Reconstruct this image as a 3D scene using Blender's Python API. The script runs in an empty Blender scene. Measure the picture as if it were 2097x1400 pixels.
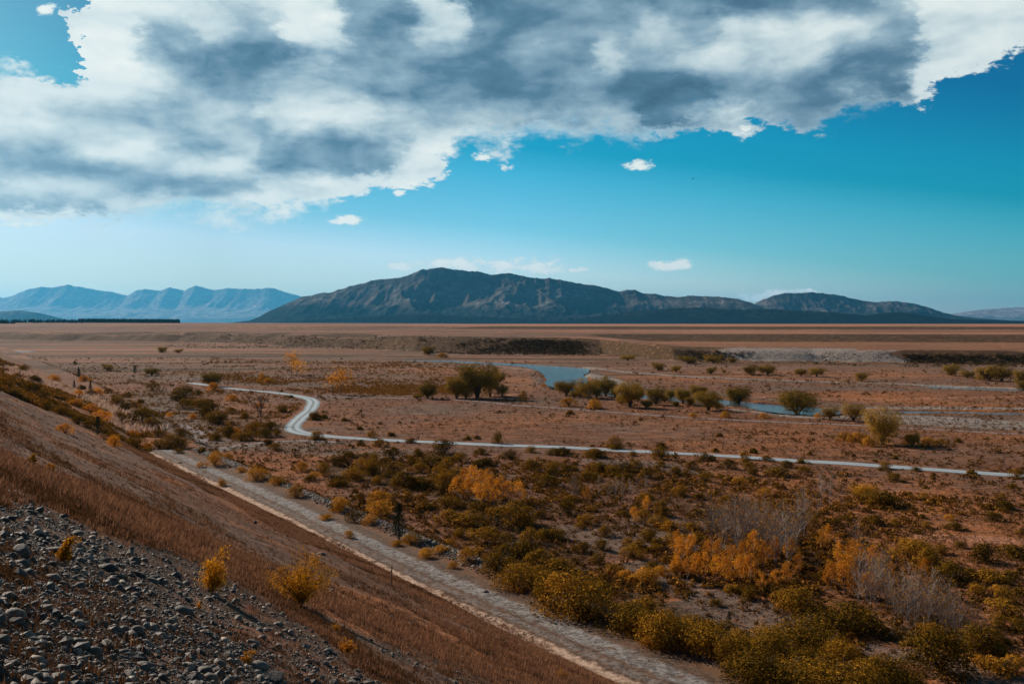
import bpy, math, random
import numpy as np
random.seed(7)
rng = np.random.default_rng(11)
sc = bpy.context.scene
COL = sc.collection
F = 2038.75            # focal length in photo pixels (35 mm on a 36 mm wide sensor)
HX, HY = 1048.5, 662.0  # vanishing point of the view axis / horizon row in the photo
EYE = 20.0
SUN_AZ, SUN_EL = math.radians(-46), math.radians(28)

# ------------------------------------------------------------------ noise
def _hash(ix, iy, seed):
    h = (ix.astype(np.int64) * 374761393 + iy.astype(np.int64) * 668265263 + seed * 982451653) & 0xFFFFFFFF
    h = ((h ^ (h >> 13)) * 1274126177) & 0xFFFFFFFF
    return ((h ^ (h >> 16)) & 0xFFFF) / 65535.0
def vnoise(x, y, seed=0):
    x = np.asarray(x, float); y = np.asarray(y, float)
    ix = np.floor(x); iy = np.floor(y); fx = x - ix; fy = y - iy
    fx = fx * fx * (3 - 2 * fx); fy = fy * fy * (3 - 2 * fy)
    a = _hash(ix, iy, seed); b = _hash(ix + 1, iy, seed); c = _hash(ix, iy + 1, seed); d = _hash(ix + 1, iy + 1, seed)
    return (a * (1 - fx) + b * fx) * (1 - fy) + (c * (1 - fx) + d * fx) * fy
def fbm(x, y, seed=0, octv=4, gain=.5):
    s = 0; amp = 1; tot = 0
    for o in range(octv):
        s = s + amp * vnoise(x * 2 ** o + 17.3 * o, y * 2 ** o - 9.1 * o, seed + o); tot += amp; amp *= gain
    return s / tot - .5
def ridged(x, y, seed=0, octv=4):
    s = 0; amp = 1; tot = 0
    for o in range(octv):
        n = 1 - np.abs(2 * vnoise(x * 2 ** o + 5.1 * o, y * 2 ** o + 3.7 * o, seed + o) - 1)
        s = s + amp * n * n; tot += amp; amp *= .5
    return s / tot
def sstep(a, b, x):
    t = np.clip((x - a) / (b - a), 0, 1); return t * t * (3 - 2 * t)

# ------------------------------------------------------------------ terrain height
U = (-.537, .843); V = (.843, .537)      # along / down the near hillside
def uv_of(x, y): return U[0] * x + U[1] * y, V[0] * x + V[1] * y
def xy_of(u, v): return U[0] * u + V[0] * v, U[1] * u + V[1] * v
BENCH = 1.2
def toe(u): return np.interp(u, [-500, 60, 120, 150, 200, 343, 790, 2000, 5000], [31.5, 32.6, 32.6, 33.2, 38.5, 50, 72, 130, 260])
def far_terrace(x, y):
    wob = 26 * fbm(x / 90, y / 300, 31, 3) + 60 * fbm(x / 400, y / 800, 35, 2) * sstep(100, -300, x)
    yy = y + wob * sstep(300, -100, x) + wob * .25
    y1 = np.interp(x, [-3000, -599, -334, -136, -68, 58, 88, 241, 600, 3000], [1700, 1165, 1040, 800, 690, 620, 530, 486, 440, 400])
    y2 = np.interp(x, [-3000, -600, -100, 58, 240, 700, 3000], [2600, 1900, 1100, 730, 700, 690, 650])
    y3 = np.interp(x, [-4000, -2000, 0, 600, 4000], [2500, 2200, 1330, 1180, 1100])
    w1 = np.interp(x, [-600, 58, 90, 300], [70, 45, 16, 22])
    h1 = np.interp(x, [-600, -100, 48, 100, 400], [9.6, 11, 11.3, 6.9, 6.2])
    z = h1 * sstep(0, 1, (yy - y1) / w1)
    z = z + (12 - h1) * sstep(0, 1, (yy - y2) / 45.) + 4.2 * sstep(0, 1, (yy - y3) / 60.)
    z = z + np.interp(x, [-3000, -1400, -700, -300], [7.5, 6.5, 3, 0]) * sstep(2200, 3400, yy)
    # gullies in the scarps
    g = ridged(x / 70, y / 260, 41, 3)
    z = z - np.interp(x, [-200, 50], [6.5, 3.2]) * g * sstep(0, .5, (yy - y1) / w1) * sstep(2.2, .8, (yy - y1) / w1)
    return z
RIV = []   # world polygons of water, filled below
def H(x, y):
    x = np.asarray(x, float); y = np.asarray(y, float); sh = x.shape; x = x.ravel(); y = y.ravel()
    u, v = uv_of(x, y); vt = toe(u); t = v / vt; z = np.zeros(len(x))
    m = t < 1.04
    if m.any():
        U_, V_, T_, VT, X_, Y_ = u[m], v[m], t[m], vt[m], x[m], y[m]
        zs = BENCH + (EYE - 1.85 - BENCH) * (1 - T_) - .55 * np.sin(np.pi * np.clip(T_, 0, 1)) ** 2
        zs = np.where(V_ < -7, BENCH + (EYE - 1.85 - BENCH) * (1 + 7 / VT) + .06 * (-7 - V_).clip(0, 12), zs)
        r = np.hypot(X_, Y_)
        rough = .35 * fbm(X_ / 5, Y_ / 5, 3, 4) * sstep(3, 14, r) + .10 * fbm(X_ / 1.1, Y_ / 1.1, 5, 4) + .9 * fbm(U_ / 22, V_ / 9, 8, 3) * sstep(14, 60, r)
        rough = rough + 3.0 * fbm(U_ / 60, V_ / 26, 12, 3) * sstep(150, 230, U_)
        z[m] = zs + rough * sstep(1.04, .9, T_)
    m2 = t > .96
    if m2.any():
        U_, V_, T_, X_, Y_ = u[m2], v[m2], t[m2], x[m2], y[m2]; e = V_ - vt[m2]; r = np.hypot(X_, Y_)
        zb = BENCH + .12 * fbm(X_ / 6, Y_ / 6, 15, 2) + .35 * np.exp(-((e - 6.9) / .8) ** 2) * sstep(30, 45, U_)
        zv = .42 * fbm(X_ / 40, Y_ / 40, 21, 3) + .16 * fbm(X_ / 7, Y_ / 7, 23, 2) * sstep(900, 150, r)
        flat = sstep(7.4, 11.5, e); zlow = zb * (1 - flat) + zv * flat; k = sstep(1.0, .96, T_)
        z[m2] = np.where(T_ < 1, z[m2] * k + zb * (1 - k), zlow)
    m3 = y > 300
    if m3.any(): z[m3] += far_terrace(x[m3], y[m3])
    return z.reshape(sh)

def at(px, py, hmin=2.5, hmax=4000., n=420):
    """photo pixel -> point on the terrain"""
    px = np.atleast_1d(np.asarray(px, float)); py = np.atleast_1d(np.asarray(py, float))
    a = (px - HX) / F; b = (py - HY) / F
    out = np.full(len(px), np.nan)
    ys = hmin * (hmax / hmin) ** np.linspace(0, 1, n)
    for i0 in range(0, len(px), 4000):
        A = a[i0:i0 + 4000, None]; B = b[i0:i0 + 4000, None]; Y = ys[None, :] + 0 * A
        below = (EYE - B * Y) < H(A * Y, Y)
        k = np.argmax(below, axis=1); ok = below.any(axis=1) & (k > 0)
        kk = np.clip(k, 1, None); lo = ys[kk - 1]; hi = ys[kk]
        A = A[:, 0]; B = B[:, 0]
        for _ in range(10):
            m = .5 * (lo + hi); bl = (EYE - B * m) < H(A * m, m)
            hi = np.where(bl, m, hi); lo = np.where(bl, lo, m)
        out[i0:i0 + 4000] = np.where(ok, hi, np.nan)
    return a * out, out, EYE - b * out
def at1(px, py):
    x, y, z = at([px], [py]); return float(x[0]), float(y[0]), float(z[0])

# ------------------------------------------------------------------ materials
def new_mat(name):
    m = bpy.data.materials.new(name); m.use_nodes = True
    nt = m.node_tree; nt.nodes.clear(); return m, nt
class NT:
    def __init__(s, nt): s.nt = nt
    def n(s, t, **kw):
        nd = s.nt.nodes.new(t)
        for k, v in kw.items(): setattr(nd, k, v)
        return nd
    def l(s, a, b): s.nt.links.new(a, b)
    def put(s, sock, val):
        if hasattr(val, 'is_output') or hasattr(val, 'links'): s.l(val, sock)
        else: sock.default_value = val
    def m(s, op, a, b=None, c=None, clamp=False):
        nd = s.n('ShaderNodeMath', operation=op, use_clamp=clamp); s.put(nd.inputs[0], a)
        if b is not None: s.put(nd.inputs[1], b)
        if c is not None: s.put(nd.inputs[2], c)
        return nd.outputs[0]
    def ss(s, x, a, b):
        nd = s.n('ShaderNodeMapRange', interpolation_type='SMOOTHSTEP'); s.put(nd.inputs[0], x)
        s.put(nd.inputs[1], a); s.put(nd.inputs[2], b); nd.inputs[3].default_value = 0; nd.inputs[4].default_value = 1
        return nd.outputs[0]
    def noise(s, vec, scale, detail=3, rough=.5, dist=0, col=False):
        nd = s.n('ShaderNodeTexNoise'); s.put(nd.inputs['Vector'], vec)
        nd.inputs['Scale'].default_value = scale; nd.inputs['Detail'].default_value = detail
        nd.inputs['Roughness'].default_value = rough; nd.inputs['Distortion'].default_value = dist
        return nd.outputs['Color' if col else 'Fac']
    def mix(s, f, a, b, mode='MIX'):
        nd = s.n('ShaderNodeMix', data_type='RGBA', blend_type=mode, clamp_factor=True)
        s.put(nd.inputs[0], f)
        for i, v in ((6, a), (7, b)):
            if isinstance(v, tuple): v = (v[0], v[1], v[2], 1)
            s.put(nd.inputs[i], v)
        return nd.outputs[2]
    def mixf(s, f, a, b):
        nd = s.n('ShaderNodeMix', data_type='FLOAT', clamp_factor=True); s.put(nd.inputs[0], f); s.put(nd.inputs[2], a); s.put(nd.inputs[3], b)
        return nd.outputs[0]
    def ramp(s, f, pts):
        nd = s.n('ShaderNodeValToRGB'); s.put(nd.inputs[0], f); el = nd.color_ramp.elements
        while len(el) < len(pts): el.new(.5)
        for e, (p, c) in zip(el, pts): e.position = p; e.color = (c[0], c[1], c[2], 1)
        return nd.outputs[0]
    def stretch(s, vec, sx, sy, sz):
        nd = s.n('ShaderNodeMapping'); s.l(vec, nd.inputs[0]); nd.inputs['Scale'].default_value = (sx, sy, sz); return nd.outputs[0]

def leaf_mat(name, cols, transl=.35, tval=1.0):
    m, nt = new_mat(name); g = NT(nt)
    geo = g.n('ShaderNodeNewGeometry'); oi = g.n('ShaderNodeObjectInfo')
    k = len(cols); pts = [(i / max(1, k - 1), c) for i, c in enumerate(cols)]
    f = g.m('ADD', g.m('MULTIPLY', geo.outputs['Random Per Island'], .55), g.m('MULTIPLY', oi.outputs['Random'], .45))
    c = g.ramp(f, pts)
    d = g.n('ShaderNodeBsdfDiffuse'); t = g.n('ShaderNodeBsdfTranslucent'); g.l(c, d.inputs[0]); g.l(c, t.inputs[0])
    mx = g.n('ShaderNodeMixShader'); mx.inputs[0].default_value = transl; g.l(d.outputs[0], mx.inputs[1]); g.l(t.outputs[0], mx.inputs[2])
    o = g.n('ShaderNodeOutputMaterial'); g.l(mx.outputs[0], o.inputs[0]); return m
def bark_mat(name, c1, c2, scale=12):
    m, nt = new_mat(name); g = NT(nt); tc = g.n('ShaderNodeTexCoord')
    n = g.noise(g.stretch(tc.outputs['Object'], 1, 1, .3), scale, 4)
    p = g.n('ShaderNodeBsdfPrincipled'); g.l(g.ramp(n, [(.3, c1), (.7, c2)]), p.inputs['Base Color']); p.inputs['Roughness'].default_value = .9
    o = g.n('ShaderNodeOutputMaterial'); g.l(p.outputs[0], o.inputs[0]); return m

def ground_material():
    m, nt = new_mat('ground_cover'); g = NT(nt)
    P = g.n('ShaderNodeTexCoord').outputs['Object']
    att = g.n('ShaderNodeAttribute', attribute_name='zone'); sep = g.n('ShaderNodeSeparateColor'); g.l(att.outputs['Color'], sep.inputs[0])
    gravel, orange, light = sep.outputs[0], sep.outputs[1], sep.outputs[2]
    att2 = g.n('ShaderNodeAttribute', attribute_name='zone2'); sep2 = g.n('ShaderNodeSeparateColor'); g.l(att2.outputs['Color'], sep2.inputs[0])
    stony, dark, near = sep2.outputs[0], sep2.outputs[1], sep2.outputs[2]
    att3 = g.n('ShaderNodeAttribute', attribute_name='zone3'); bar = g.n('ShaderNodeSeparateColor'); g.l(att3.outputs['Color'], bar.inputs[0]); bar = bar.outputs[0]
    big = g.noise(P, .03, 5, .6); mid = g.noise(P, .22, 5, .65); fine = g.noise(P, 1.6, 5, .7); tiny = g.noise(P, 14, 4, .7)
    wide = g.noise(P, .006, 4, .6)
    brown = g.mix(mid, (.088, .042, .026), (.215, .105, .062))
    brown = g.mix(g.ss(big, .42, .62), brown, (.135, .085, .065))
    brown = g.mix(g.m('MULTIPLY', g.ss(fine, .5, .68), .75), brown, (.042, .025, .012))
    org = g.mix(fine, (.17, .068, .024), (.36, .155, .065))
    c = g.mix(g.ss(g.m('ADD', orange, g.m('MULTIPLY', g.m('SUBTRACT', mid, .5), .9)), .3, .75), brown, org)
    # bare gravel patches in the flat
    gr = g.mix(fine, (.070, .053, .045), (.175, .132, .110))
    gr = g.mix(g.m('MULTIPLY', g.ss(tiny, .55, .7), .35), gr, (.22, .185, .165))
    gf = g.ss(g.m('ADD', gravel, g.m('ADD', g.m('MULTIPLY', g.m('SUBTRACT', mid, .5), 1.3), g.m('MULTIPLY', g.m('SUBTRACT', big, .5), 1.1))), .42, .66)
    c = g.mix(gf, c, gr)
    c = g.mix(g.m('MULTIPLY', near, .55), c, g.mix(g.ss(g.m('ADD', g.m('MULTIPLY', mid, .6), g.m('MULTIPLY', big, .4)), .38, .62), (.060, .046, .038), (.190, .135, .108)))
    # pale dry grass
    c = g.mix(g.ss(g.m('ADD', light, g.m('MULTIPLY', g.m('SUBTRACT', mid, .5), .8)), .35, .8), c, g.mix(fine, (.22, .105, .062), (.46, .24, .15)))
    # stony soil of the near hillside
    st = g.mix(g.noise(P, 5, 5, .7), (.035, .022, .015), (.13, .085, .062))
    c = g.mix(g.ss(g.m('ADD', stony, g.m('MULTIPLY', g.m('SUBTRACT', fine, .5), .9)), .35, .7), c, st)
    # dark scrub cover / wet ground, plus shade painted on the far scarps
    c = g.mix(g.m('MULTIPLY', g.ss(g.m('ADD', dark, g.m('MULTIPLY', g.m('SUBTRACT', mid, .5), 1.4)), .4, .75), .9), c, g.mix(fine, (.018, .016, .009), (.075, .05, .02)))
    sh = g.mix(g.ss(fine, .38, .62), (.10, .095, .09), (.34, .335, .33)); c = g.mix(g.ss(g.m('ADD', bar, g.m('MULTIPLY', g.m('SUBTRACT', mid, .5), .9)), .42, .6), c, sh)
    # worn, darker specks everywhere
    c = g.mix(g.m('MULTIPLY', g.ss(tiny, .54, .70), .5), c, (.03, .018, .011))
    md = g.noise(g.stretch(P, .3, 1.0, 1), .55, 7, .75); c = g.mix(g.m('MULTIPLY', g.ss(md, .52, .60), .62), c, (.060, .040, .028)); c = g.mix(g.m('MULTIPLY', g.ss(md, .48, .38), .50), c, (.27, .165, .115))
    c = g.mix(g.m('MULTIPLY', g.ss(wide, .5, .68), .35), c, (.09, .052, .036))
    c = g.mix(1.0, c, (1.28, 1.08, .92), 'MULTIPLY')
    p = g.n('ShaderNodeBsdfPrincipled'); g.l(c, p.inputs['Base Color']); p.inputs['Roughness'].default_value = .95; p.inputs['Specular IOR Level'].default_value = .05
    b1 = g.n('ShaderNodeBump'); b1.inputs['Strength'].default_value = 1.0; b1.inputs['Distance'].default_value = .35; g.l(fine, b1.inputs['Height'])
    b2 = g.n('ShaderNodeBump'); b2.inputs['Strength'].default_value = .8; b2.inputs['Distance'].default_value = .05; g.l(tiny, b2.inputs['Height']); g.l(b1.outputs[0], b2.inputs['Normal'])
    b3 = g.n('ShaderNodeBump'); b3.inputs['Strength'].default_value = .6; b3.inputs['Distance'].default_value = 1.4; g.l(mid, b3.inputs['Height']); g.l(b2.outputs[0], b3.inputs['Normal'])
    g.l(b3.outputs[0], p.inputs['Normal'])
    o = g.n('ShaderNodeOutputMaterial'); g.l(p.outputs[0], o.inputs[0]); return m

def road_material(name, pale, dark_, mode):
    m, nt = new_mat(name); g = NT(nt)
    P = g.n('ShaderNodeTexCoord').outputs['Object']
    uv = g.n('ShaderNodeUVMap', uv_map='UVMap'); sp = g.n('ShaderNodeSeparateXYZ'); g.l(uv.outputs[0], sp.inputs[0]); a = sp.outputs[0]
    wob = g.m('MULTIPLY', g.m('SUBTRACT', g.noise(P, .9, 7, .75), .5), .26 if mode == 'track' else .12)
    aw = g.m('ADD', a, wob)
    fine = g.noise(P, 3.5, 5, .75); mid = g.noise(P, .35, 4, .6); tiny = g.noise(P, 22, 3, .7)
    def rut(c, w): return g.m('SUBTRACT', 1.0, g.ss(g.m('ABSOLUTE', g.m('SUBTRACT', aw, c)), w * .5, w))
    c = g.mix(fine, dark_, tuple(min(1, x * 2.1) for x in dark_))
    if mode == 'road':
        r = g.m('MAXIMUM', rut(.28, .17), rut(.72, .17)); c = g.mix(fine, tuple(x * .36 for x in pale), tuple(x * .62 for x in pale))
        c = g.mix(r, c, g.mix(fine, tuple(x * .85 for x in pale), pale))
        alpha = None
    elif mode == 'track':
        r1 = rut(.11, .10); r2 = rut(.55, .17); r3 = rut(.30, .08)
        c = g.mix(g.ss(fine, .40, .60), (.050, .028, .017), (.165, .090, .052)); c = g.mix(g.m('MULTIPLY', g.ss(g.noise(P, 10, 4, .7), .57, .65), .6), c, (.36, .31, .26)); c = g.mix(g.ss(a, .80, .97), c, g.mix(fine, (.10, .046, .022), (.24, .12, .06)))
        r1 = g.m('MULTIPLY', r1, g.ss(g.noise(P, 1.3, 5, .7), .26, .42)); r2 = g.m('MULTIPLY', r2, g.ss(g.noise(P, 1.1, 6, .7), .34, .48)); r3 = g.m('MULTIPLY', r3, g.ss(g.noise(P, .8, 6, .7), .38, .52))
        gr = g.mix(g.ss(fine, .40, .60), (.10, .082, .072), (.33, .30, .27))
        gr = g.mix(g.m('MULTIPLY', g.ss(tiny, .54, .64), .7), gr, (.58, .54, .49))
        c = g.mix(g.m('MULTIPLY', g.ss(mid, .48, .6), .5), c, (.15, .075, .040))
        c = g.mix(g.m('MULTIPLY', r2, .85), c, gr); c = g.mix(g.m('MULTIPLY', r3, .4), c, gr)
        c = g.mix(r1, c, g.mix(g.ss(fine, .35, .62), (.24, .145, .09), pale))
        c = g.mix(g.m('MULTIPLY', g.ss(tiny, .54, .66), .6), c, (.05, .042, .04)); c = g.mix(g.m('MULTIPLY', g.ss(g.noise(P, 8, 4, .7), .57, .68), .5), c, (.09, .052, .034))
    else:
        c = g.mix(fine, dark_, pale)
    p = g.n('ShaderNodeBsdfPrincipled'); g.l(c, p.inputs['Base Color']); p.inputs['Roughness'].default_value = .95; p.inputs['Specular IOR Level'].default_value = .1
    b1 = g.n('ShaderNodeBump'); b1.inputs['Strength'].default_value = .7; b1.inputs['Distance'].default_value = .06; g.l(fine, b1.inputs['Height'])
    b2 = g.n('ShaderNodeBump'); b2.inputs['Strength'].default_value = .8; b2.inputs['Distance'].default_value = .03; g.l(tiny, b2.inputs['Height']); g.l(b1.outputs[0], b2.inputs['Normal'])
    g.l(b2.outputs[0], p.inputs['Normal'])
    o = g.n('ShaderNodeOutputMaterial'); g.l(p.outputs[0], o.inputs[0]); return m

def stone_mat(name, attr):
    m, nt = new_mat(name); g = NT(nt); P = g.n('ShaderNodeTexCoord').outputs['Object']
    if attr: f = g.n('ShaderNodeNewGeometry').outputs['Random Per Island']
    else: f = g.n('ShaderNodeObjectInfo').outputs['Random']
    c = g.ramp(f, [(0, (.032, .028, .025)), (.25, (.075, .066, .058)), (.5, (.125, .108, .092)), (.7, (.090, .090, .086)), (.85, (.17, .14, .118)), (.95, (.22, .205, .185)), (1, (.34, .32, .29))])
    n = g.noise(P, 9 if attr else 5, 5, .7)
    c = g.mix(g.m('MULTIPLY', g.ss(n, .5, .7), .5), c, (.06, .05, .04)); c = g.mix(1.0, c, (1.06, .84, .64), 'MULTIPLY')
    c = g.mix(g.m('MULTIPLY', g.ss(g.noise(P, 2.3, 3, .6), .56, .7), .35), c, (.14, .09, .06))
    p = g.n('ShaderNodeBsdfPrincipled'); g.l(c, p.inputs['Base Color']); p.inputs['Roughness'].default_value = .72; p.inputs['Specular IOR Level'].default_value = .35
    b = g.n('ShaderNodeBump'); b.inputs['Strength'].default_value = .5; b.inputs['Distance'].default_value = .02; g.l(n, b.inputs['Height']); g.l(b.outputs[0], p.inputs['Normal'])
    o = g.n('ShaderNodeOutputMaterial'); g.l(p.outputs[0], o.inputs[0]); return m

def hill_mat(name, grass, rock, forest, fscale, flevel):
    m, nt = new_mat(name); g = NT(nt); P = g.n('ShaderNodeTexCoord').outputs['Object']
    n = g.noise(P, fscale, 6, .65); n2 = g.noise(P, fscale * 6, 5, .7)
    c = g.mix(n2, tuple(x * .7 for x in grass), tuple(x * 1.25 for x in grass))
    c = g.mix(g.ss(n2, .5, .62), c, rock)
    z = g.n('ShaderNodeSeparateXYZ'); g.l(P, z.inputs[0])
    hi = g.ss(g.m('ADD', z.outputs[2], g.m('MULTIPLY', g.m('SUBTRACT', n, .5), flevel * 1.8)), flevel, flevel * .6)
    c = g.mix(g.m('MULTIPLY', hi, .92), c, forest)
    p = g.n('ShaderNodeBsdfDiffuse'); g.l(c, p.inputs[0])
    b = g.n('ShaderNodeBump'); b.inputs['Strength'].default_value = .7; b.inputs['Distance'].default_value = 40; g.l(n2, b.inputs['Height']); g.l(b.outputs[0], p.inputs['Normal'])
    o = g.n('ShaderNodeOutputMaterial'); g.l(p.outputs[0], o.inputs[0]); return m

def water_material():
    m, nt = new_mat('river_water'); g = NT(nt); P = g.n('ShaderNodeTexCoord').outputs['Object']
    p = g.n('ShaderNodeBsdfPrincipled'); p.inputs['Base Color'].default_value = (.05, .062, .062, 1); p.inputs['Roughness'].default_value = .10; p.inputs['Specular IOR Level'].default_value = .38
    p.inputs['IOR'].default_value = 1.33
    b = g.n('ShaderNodeBump'); b.inputs['Strength'].default_value = 1.0; b.inputs['Distance'].default_value = .22
    g.l(g.noise(P, 1.1, 4, .6), b.inputs['Height']); g.l(b.outputs[0], p.inputs['Normal'])
    o = g.n('ShaderNodeOutputMaterial'); g.l(p.outputs[0], o.inputs[0]); return m

MAT = dict(
    ground=ground_material(),
    road=road_material('pale_road_gravel', (.40, .44, .45), (.2, .19, .18), 'road'),
    track=road_material('stony_track', (.56, .37, .255), (.105, .055, .033), 'track'),
    path=road_material('faint_path', (.30, .24, .22), (.15, .11, .10), 'path'),
    water=water_material(),
    shingle=road_material('river_shingle', (.42, .43, .44), (.13, .13, .135), 'path'),
    cobble=stone_mat('cobble_grey', False), gravel=stone_mat('gravel_grey', True),
    olive=leaf_mat('olive_leaves', [(.030, .021, .004), (.13, .068, .008), (.31, .145, .015), (.56, .245, .024)], .13),
    amber=leaf_mat('amber_leaves', [(.16, .075, .012), (.38, .17, .018), (.72, .31, .030), (.50, .24, .03)], .22),
    rust=leaf_mat('rust_leaves', [(.22, .075, .013), (.62, .23, .020), (.92, .42, .040)], .42),
    yellow=leaf_mat('yellow_leaves', [(.22, .090, .008), (.60, .25, .014), (.88, .39, .022)], .36),
    willow=leaf_mat('willow_leaves', [(.08, .052, .010), (.26, .150, .022), (.50, .270, .036)], .26),
    pine=leaf_mat('pine_needles', [(.008, .014, .010), (.02, .032, .016), (.035, .045, .02)], .2),
    scrub=leaf_mat('scrub_leaves', [(.022, .014, .005), (.10, .048, .010), (.28, .120, .020), (.52, .22, .03)], .15),
    grass=leaf_mat('dry_grass_blades', [(.10, .048, .026), (.24, .110, .054), (.43, .205, .105), (.60, .345, .20)], .2),
    dkgrass=leaf_mat('dark_heath', [(.045, .024, .011), (.12, .052, .022), (.23, .098, .038)], .25),
    palegrass=leaf_mat('pale_grass', [(.30, .17, .11), (.46, .29, .20), (.60, .40, .29)], .3),
    tuss=leaf_mat('tussock_blades', [(.022, .013, .006), (.09, .042, .015), (.26, .115, .040), (.50, .25, .11)], .15),
    olscrub=leaf_mat('olive_scrub', [(.03, .02, .005), (.10, .052, .010), (.24, .105, .016), (.42, .18, .022)], .2),
    golden=leaf_mat('golden_leaves', [(.14, .075, .014), (.36, .19, .028), (.56, .31, .045)], .3),
    scarp=leaf_mat('scarp_leaves', [(.026, .020, .008), (.08, .048, .016), (.18, .095, .026)], .2),
    bark=bark_mat('dark_bark', (.03, .022, .016), (.09, .07, .055)),
    pale=bark_mat('pale_grey_bark', (.17, .135, .12), (.36, .31, .28)),
    wood=bark_mat('weathered_post_wood', (.035, .03, .028), (.09, .075, .065)),
)

# ------------------------------------------------------------------ mesh helpers
def mesh_np(name, verts, faces, mat, smooth=False, parent=None, uv=None, link=True, attrs=None):
    verts = np.asarray(verts, np.float32); faces = np.asarray(faces, np.int32)
    me = bpy.data.meshes.new(name); me.vertices.add(len(verts)); me.vertices.foreach_set('co', verts.ravel())
    k = faces.shape[1]; me.loops.add(faces.size); me.loops.foreach_set('vertex_index', faces.ravel())
    me.polygons.add(len(faces)); me.polygons.foreach_set('loop_start', np.arange(0, faces.size, k, dtype=np.int32))
    me.polygons.foreach_set('use_smooth', np.full(len(faces), smooth, dtype=bool))
    if uv is not None:
        l = me.uv_layers.new(name='UVMap'); l.data.foreach_set('uv', np.asarray(uv, np.float32)[faces.ravel()].ravel())
    for an, ad in (attrs or {}).items():
        A = me.color_attributes.new(an, 'FLOAT_COLOR', 'POINT'); A.data.foreach_set('color', np.asarray(ad, np.float32).ravel())
    me.update(calc_edges=True); me.validate()
    me.materials.append(mat)
    o = bpy.data.objects.new(name, me)
    if link: COL.objects.link(o)
    if parent is not None: o.parent = parent
    return o
def struct(o): o['kind'] = 'structure'; return o
def stuff(o, label, cat): o['kind'] = 'stuff'; o['label'] = label; o['category'] = cat; return o
def tag(o, label, cat, group=None):
    o['label'] = label; o['category'] = cat
    if group: o['group'] = group
    return o

def tube_np(pts, rad, sides=5):
    pts = np.asarray(pts, float); n = len(pts); vs = []
    d = np.gradient(pts, axis=0); d /= (np.linalg.norm(d, axis=1)[:, None] + 1e-9)
    ref = np.array([1., 0, 0]) if abs(d[0][0]) < .8 else np.array([0, 1., 0])
    a = np.cross(d, ref); a /= (np.linalg.norm(a, axis=1)[:, None] + 1e-9); b = np.cross(d, a)
    th = np.arange(sides) * 2 * np.pi / sides
    vs = (pts[:, None, :] + np.asarray(rad)[:, None, None] * (np.cos(th)[None, :, None] * a[:, None, :] + np.sin(th)[None, :, None] * b[:, None, :])).reshape(-1, 3)
    fs = []
    for i in range(n - 1):
        for j in range(sides):
            k = (j + 1) % sides; fs.append((i * sides + j, i * sides + k, (i + 1) * sides + k, (i + 1) * sides + j))
    return vs, np.array(fs)
def merge(parts):
    V_, F_, o = [], [], 0
    for v, f in parts: V_.append(v); F_.append(np.asarray(f) + o); o += len(v)
    return np.concatenate(V_), np.concatenate(F_)
def leaves_np(c, nrm, size, r, aspect=.65):
    """quads (leaf clumps) at centres c with normals nrm"""
    n = len(c); nrm = nrm / (np.linalg.norm(nrm, axis=1)[:, None] + 1e-9)
    t = r.normal(size=(n, 3)); a = np.cross(nrm, t); a /= (np.linalg.norm(a, axis=1)[:, None] + 1e-9); b = np.cross(nrm, a)
    s = size if np.ndim(size) else np.full(n, size); s = s[:, None]; w = s * aspect * r.uniform(.7, 1.2, (n, 1))
    v = np.stack([c - a * s, c + b * w * .9, c + a * s + nrm * s * .25, c - b * w], 1).reshape(-1, 3)
    return v, np.arange(n * 4).reshape(n, 4)
def sphere_dirs(n, r, up=0.):
    d = r.normal(size=(n, 3)); d[:, 2] += up; return d / np.linalg.norm(d, axis=1)[:, None]

# unit bush: width 1, height h
def bush_mesh(name, seed, n, leaf, mat, h=.62, nl=9, ragged=.25, spike=0.):
    r = np.random.default_rng(seed); lob = []
    for i in range(nl):
        ang = r.uniform(0, 2 * np.pi); q = r.uniform(0, .34) if i else 0; rr = r.uniform(.12, .24) * (1.25 - q)
        lob.append((q * np.cos(ang), q * np.sin(ang), max(rr * .7, (h - rr) * r.uniform(.45, 1.0) * (1 - q * 1.0)), rr))
    lob = np.array(lob); w = lob[:, 3] ** 2; k = r.choice(nl, n, p=w / w.sum()); d = sphere_dirs(n, r, .35)
    rad = lob[k, 3] * (1 - ragged * r.random(n) ** 1.5 + ragged * .55 * r.random(n) ** 5 * 2 + spike * r.random(n) ** 6)
    c = lob[k, :3] + d * rad[:, None]
    skirt = r.random(n) < .18; ang = r.uniform(0, 2 * np.pi, n); q = .42 * np.sqrt(r.random(n))
    c[skirt] = np.stack([q * np.cos(ang), q * np.sin(ang), r.uniform(0, .22 * h, n)], 1)[skirt]
    c[:, 2] = np.abs(c[:, 2])
    nrm = d + r.normal(size=(n, 3)) * .42 + np.array([0, 0, .15])
    v, f = leaves_np(c, nrm, leaf * r.uniform(.6, 1.35, n), r)
    return mesh_np(name, v, f, mat, link=False).data
def stems_mesh(name, seed, h, spread, k, mat, rad=.012, z0=0.):
    r = np.random.default_rng(seed); P = []
    for i in range(k):
        a = r.uniform(0, 2 * np.pi); s = spread * r.uniform(.3, 1); t = np.linspace(0, 1, 5)
        pts = np.stack([np.cos(a) * s * t ** 1.3 + .01 * r.normal(size=5), np.sin(a) * s * t ** 1.3 + .01 * r.normal(size=5), z0 + h * r.uniform(.7, 1.) * t], 1)
        pts[0] = (0.02 * np.cos(a), .02 * np.sin(a), -.06)
        P.append(tube_np(pts, rad * np.linspace(1, .35, 5), 4))
    return mesh_np(name, *merge(P), mat, link=False).data
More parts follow.
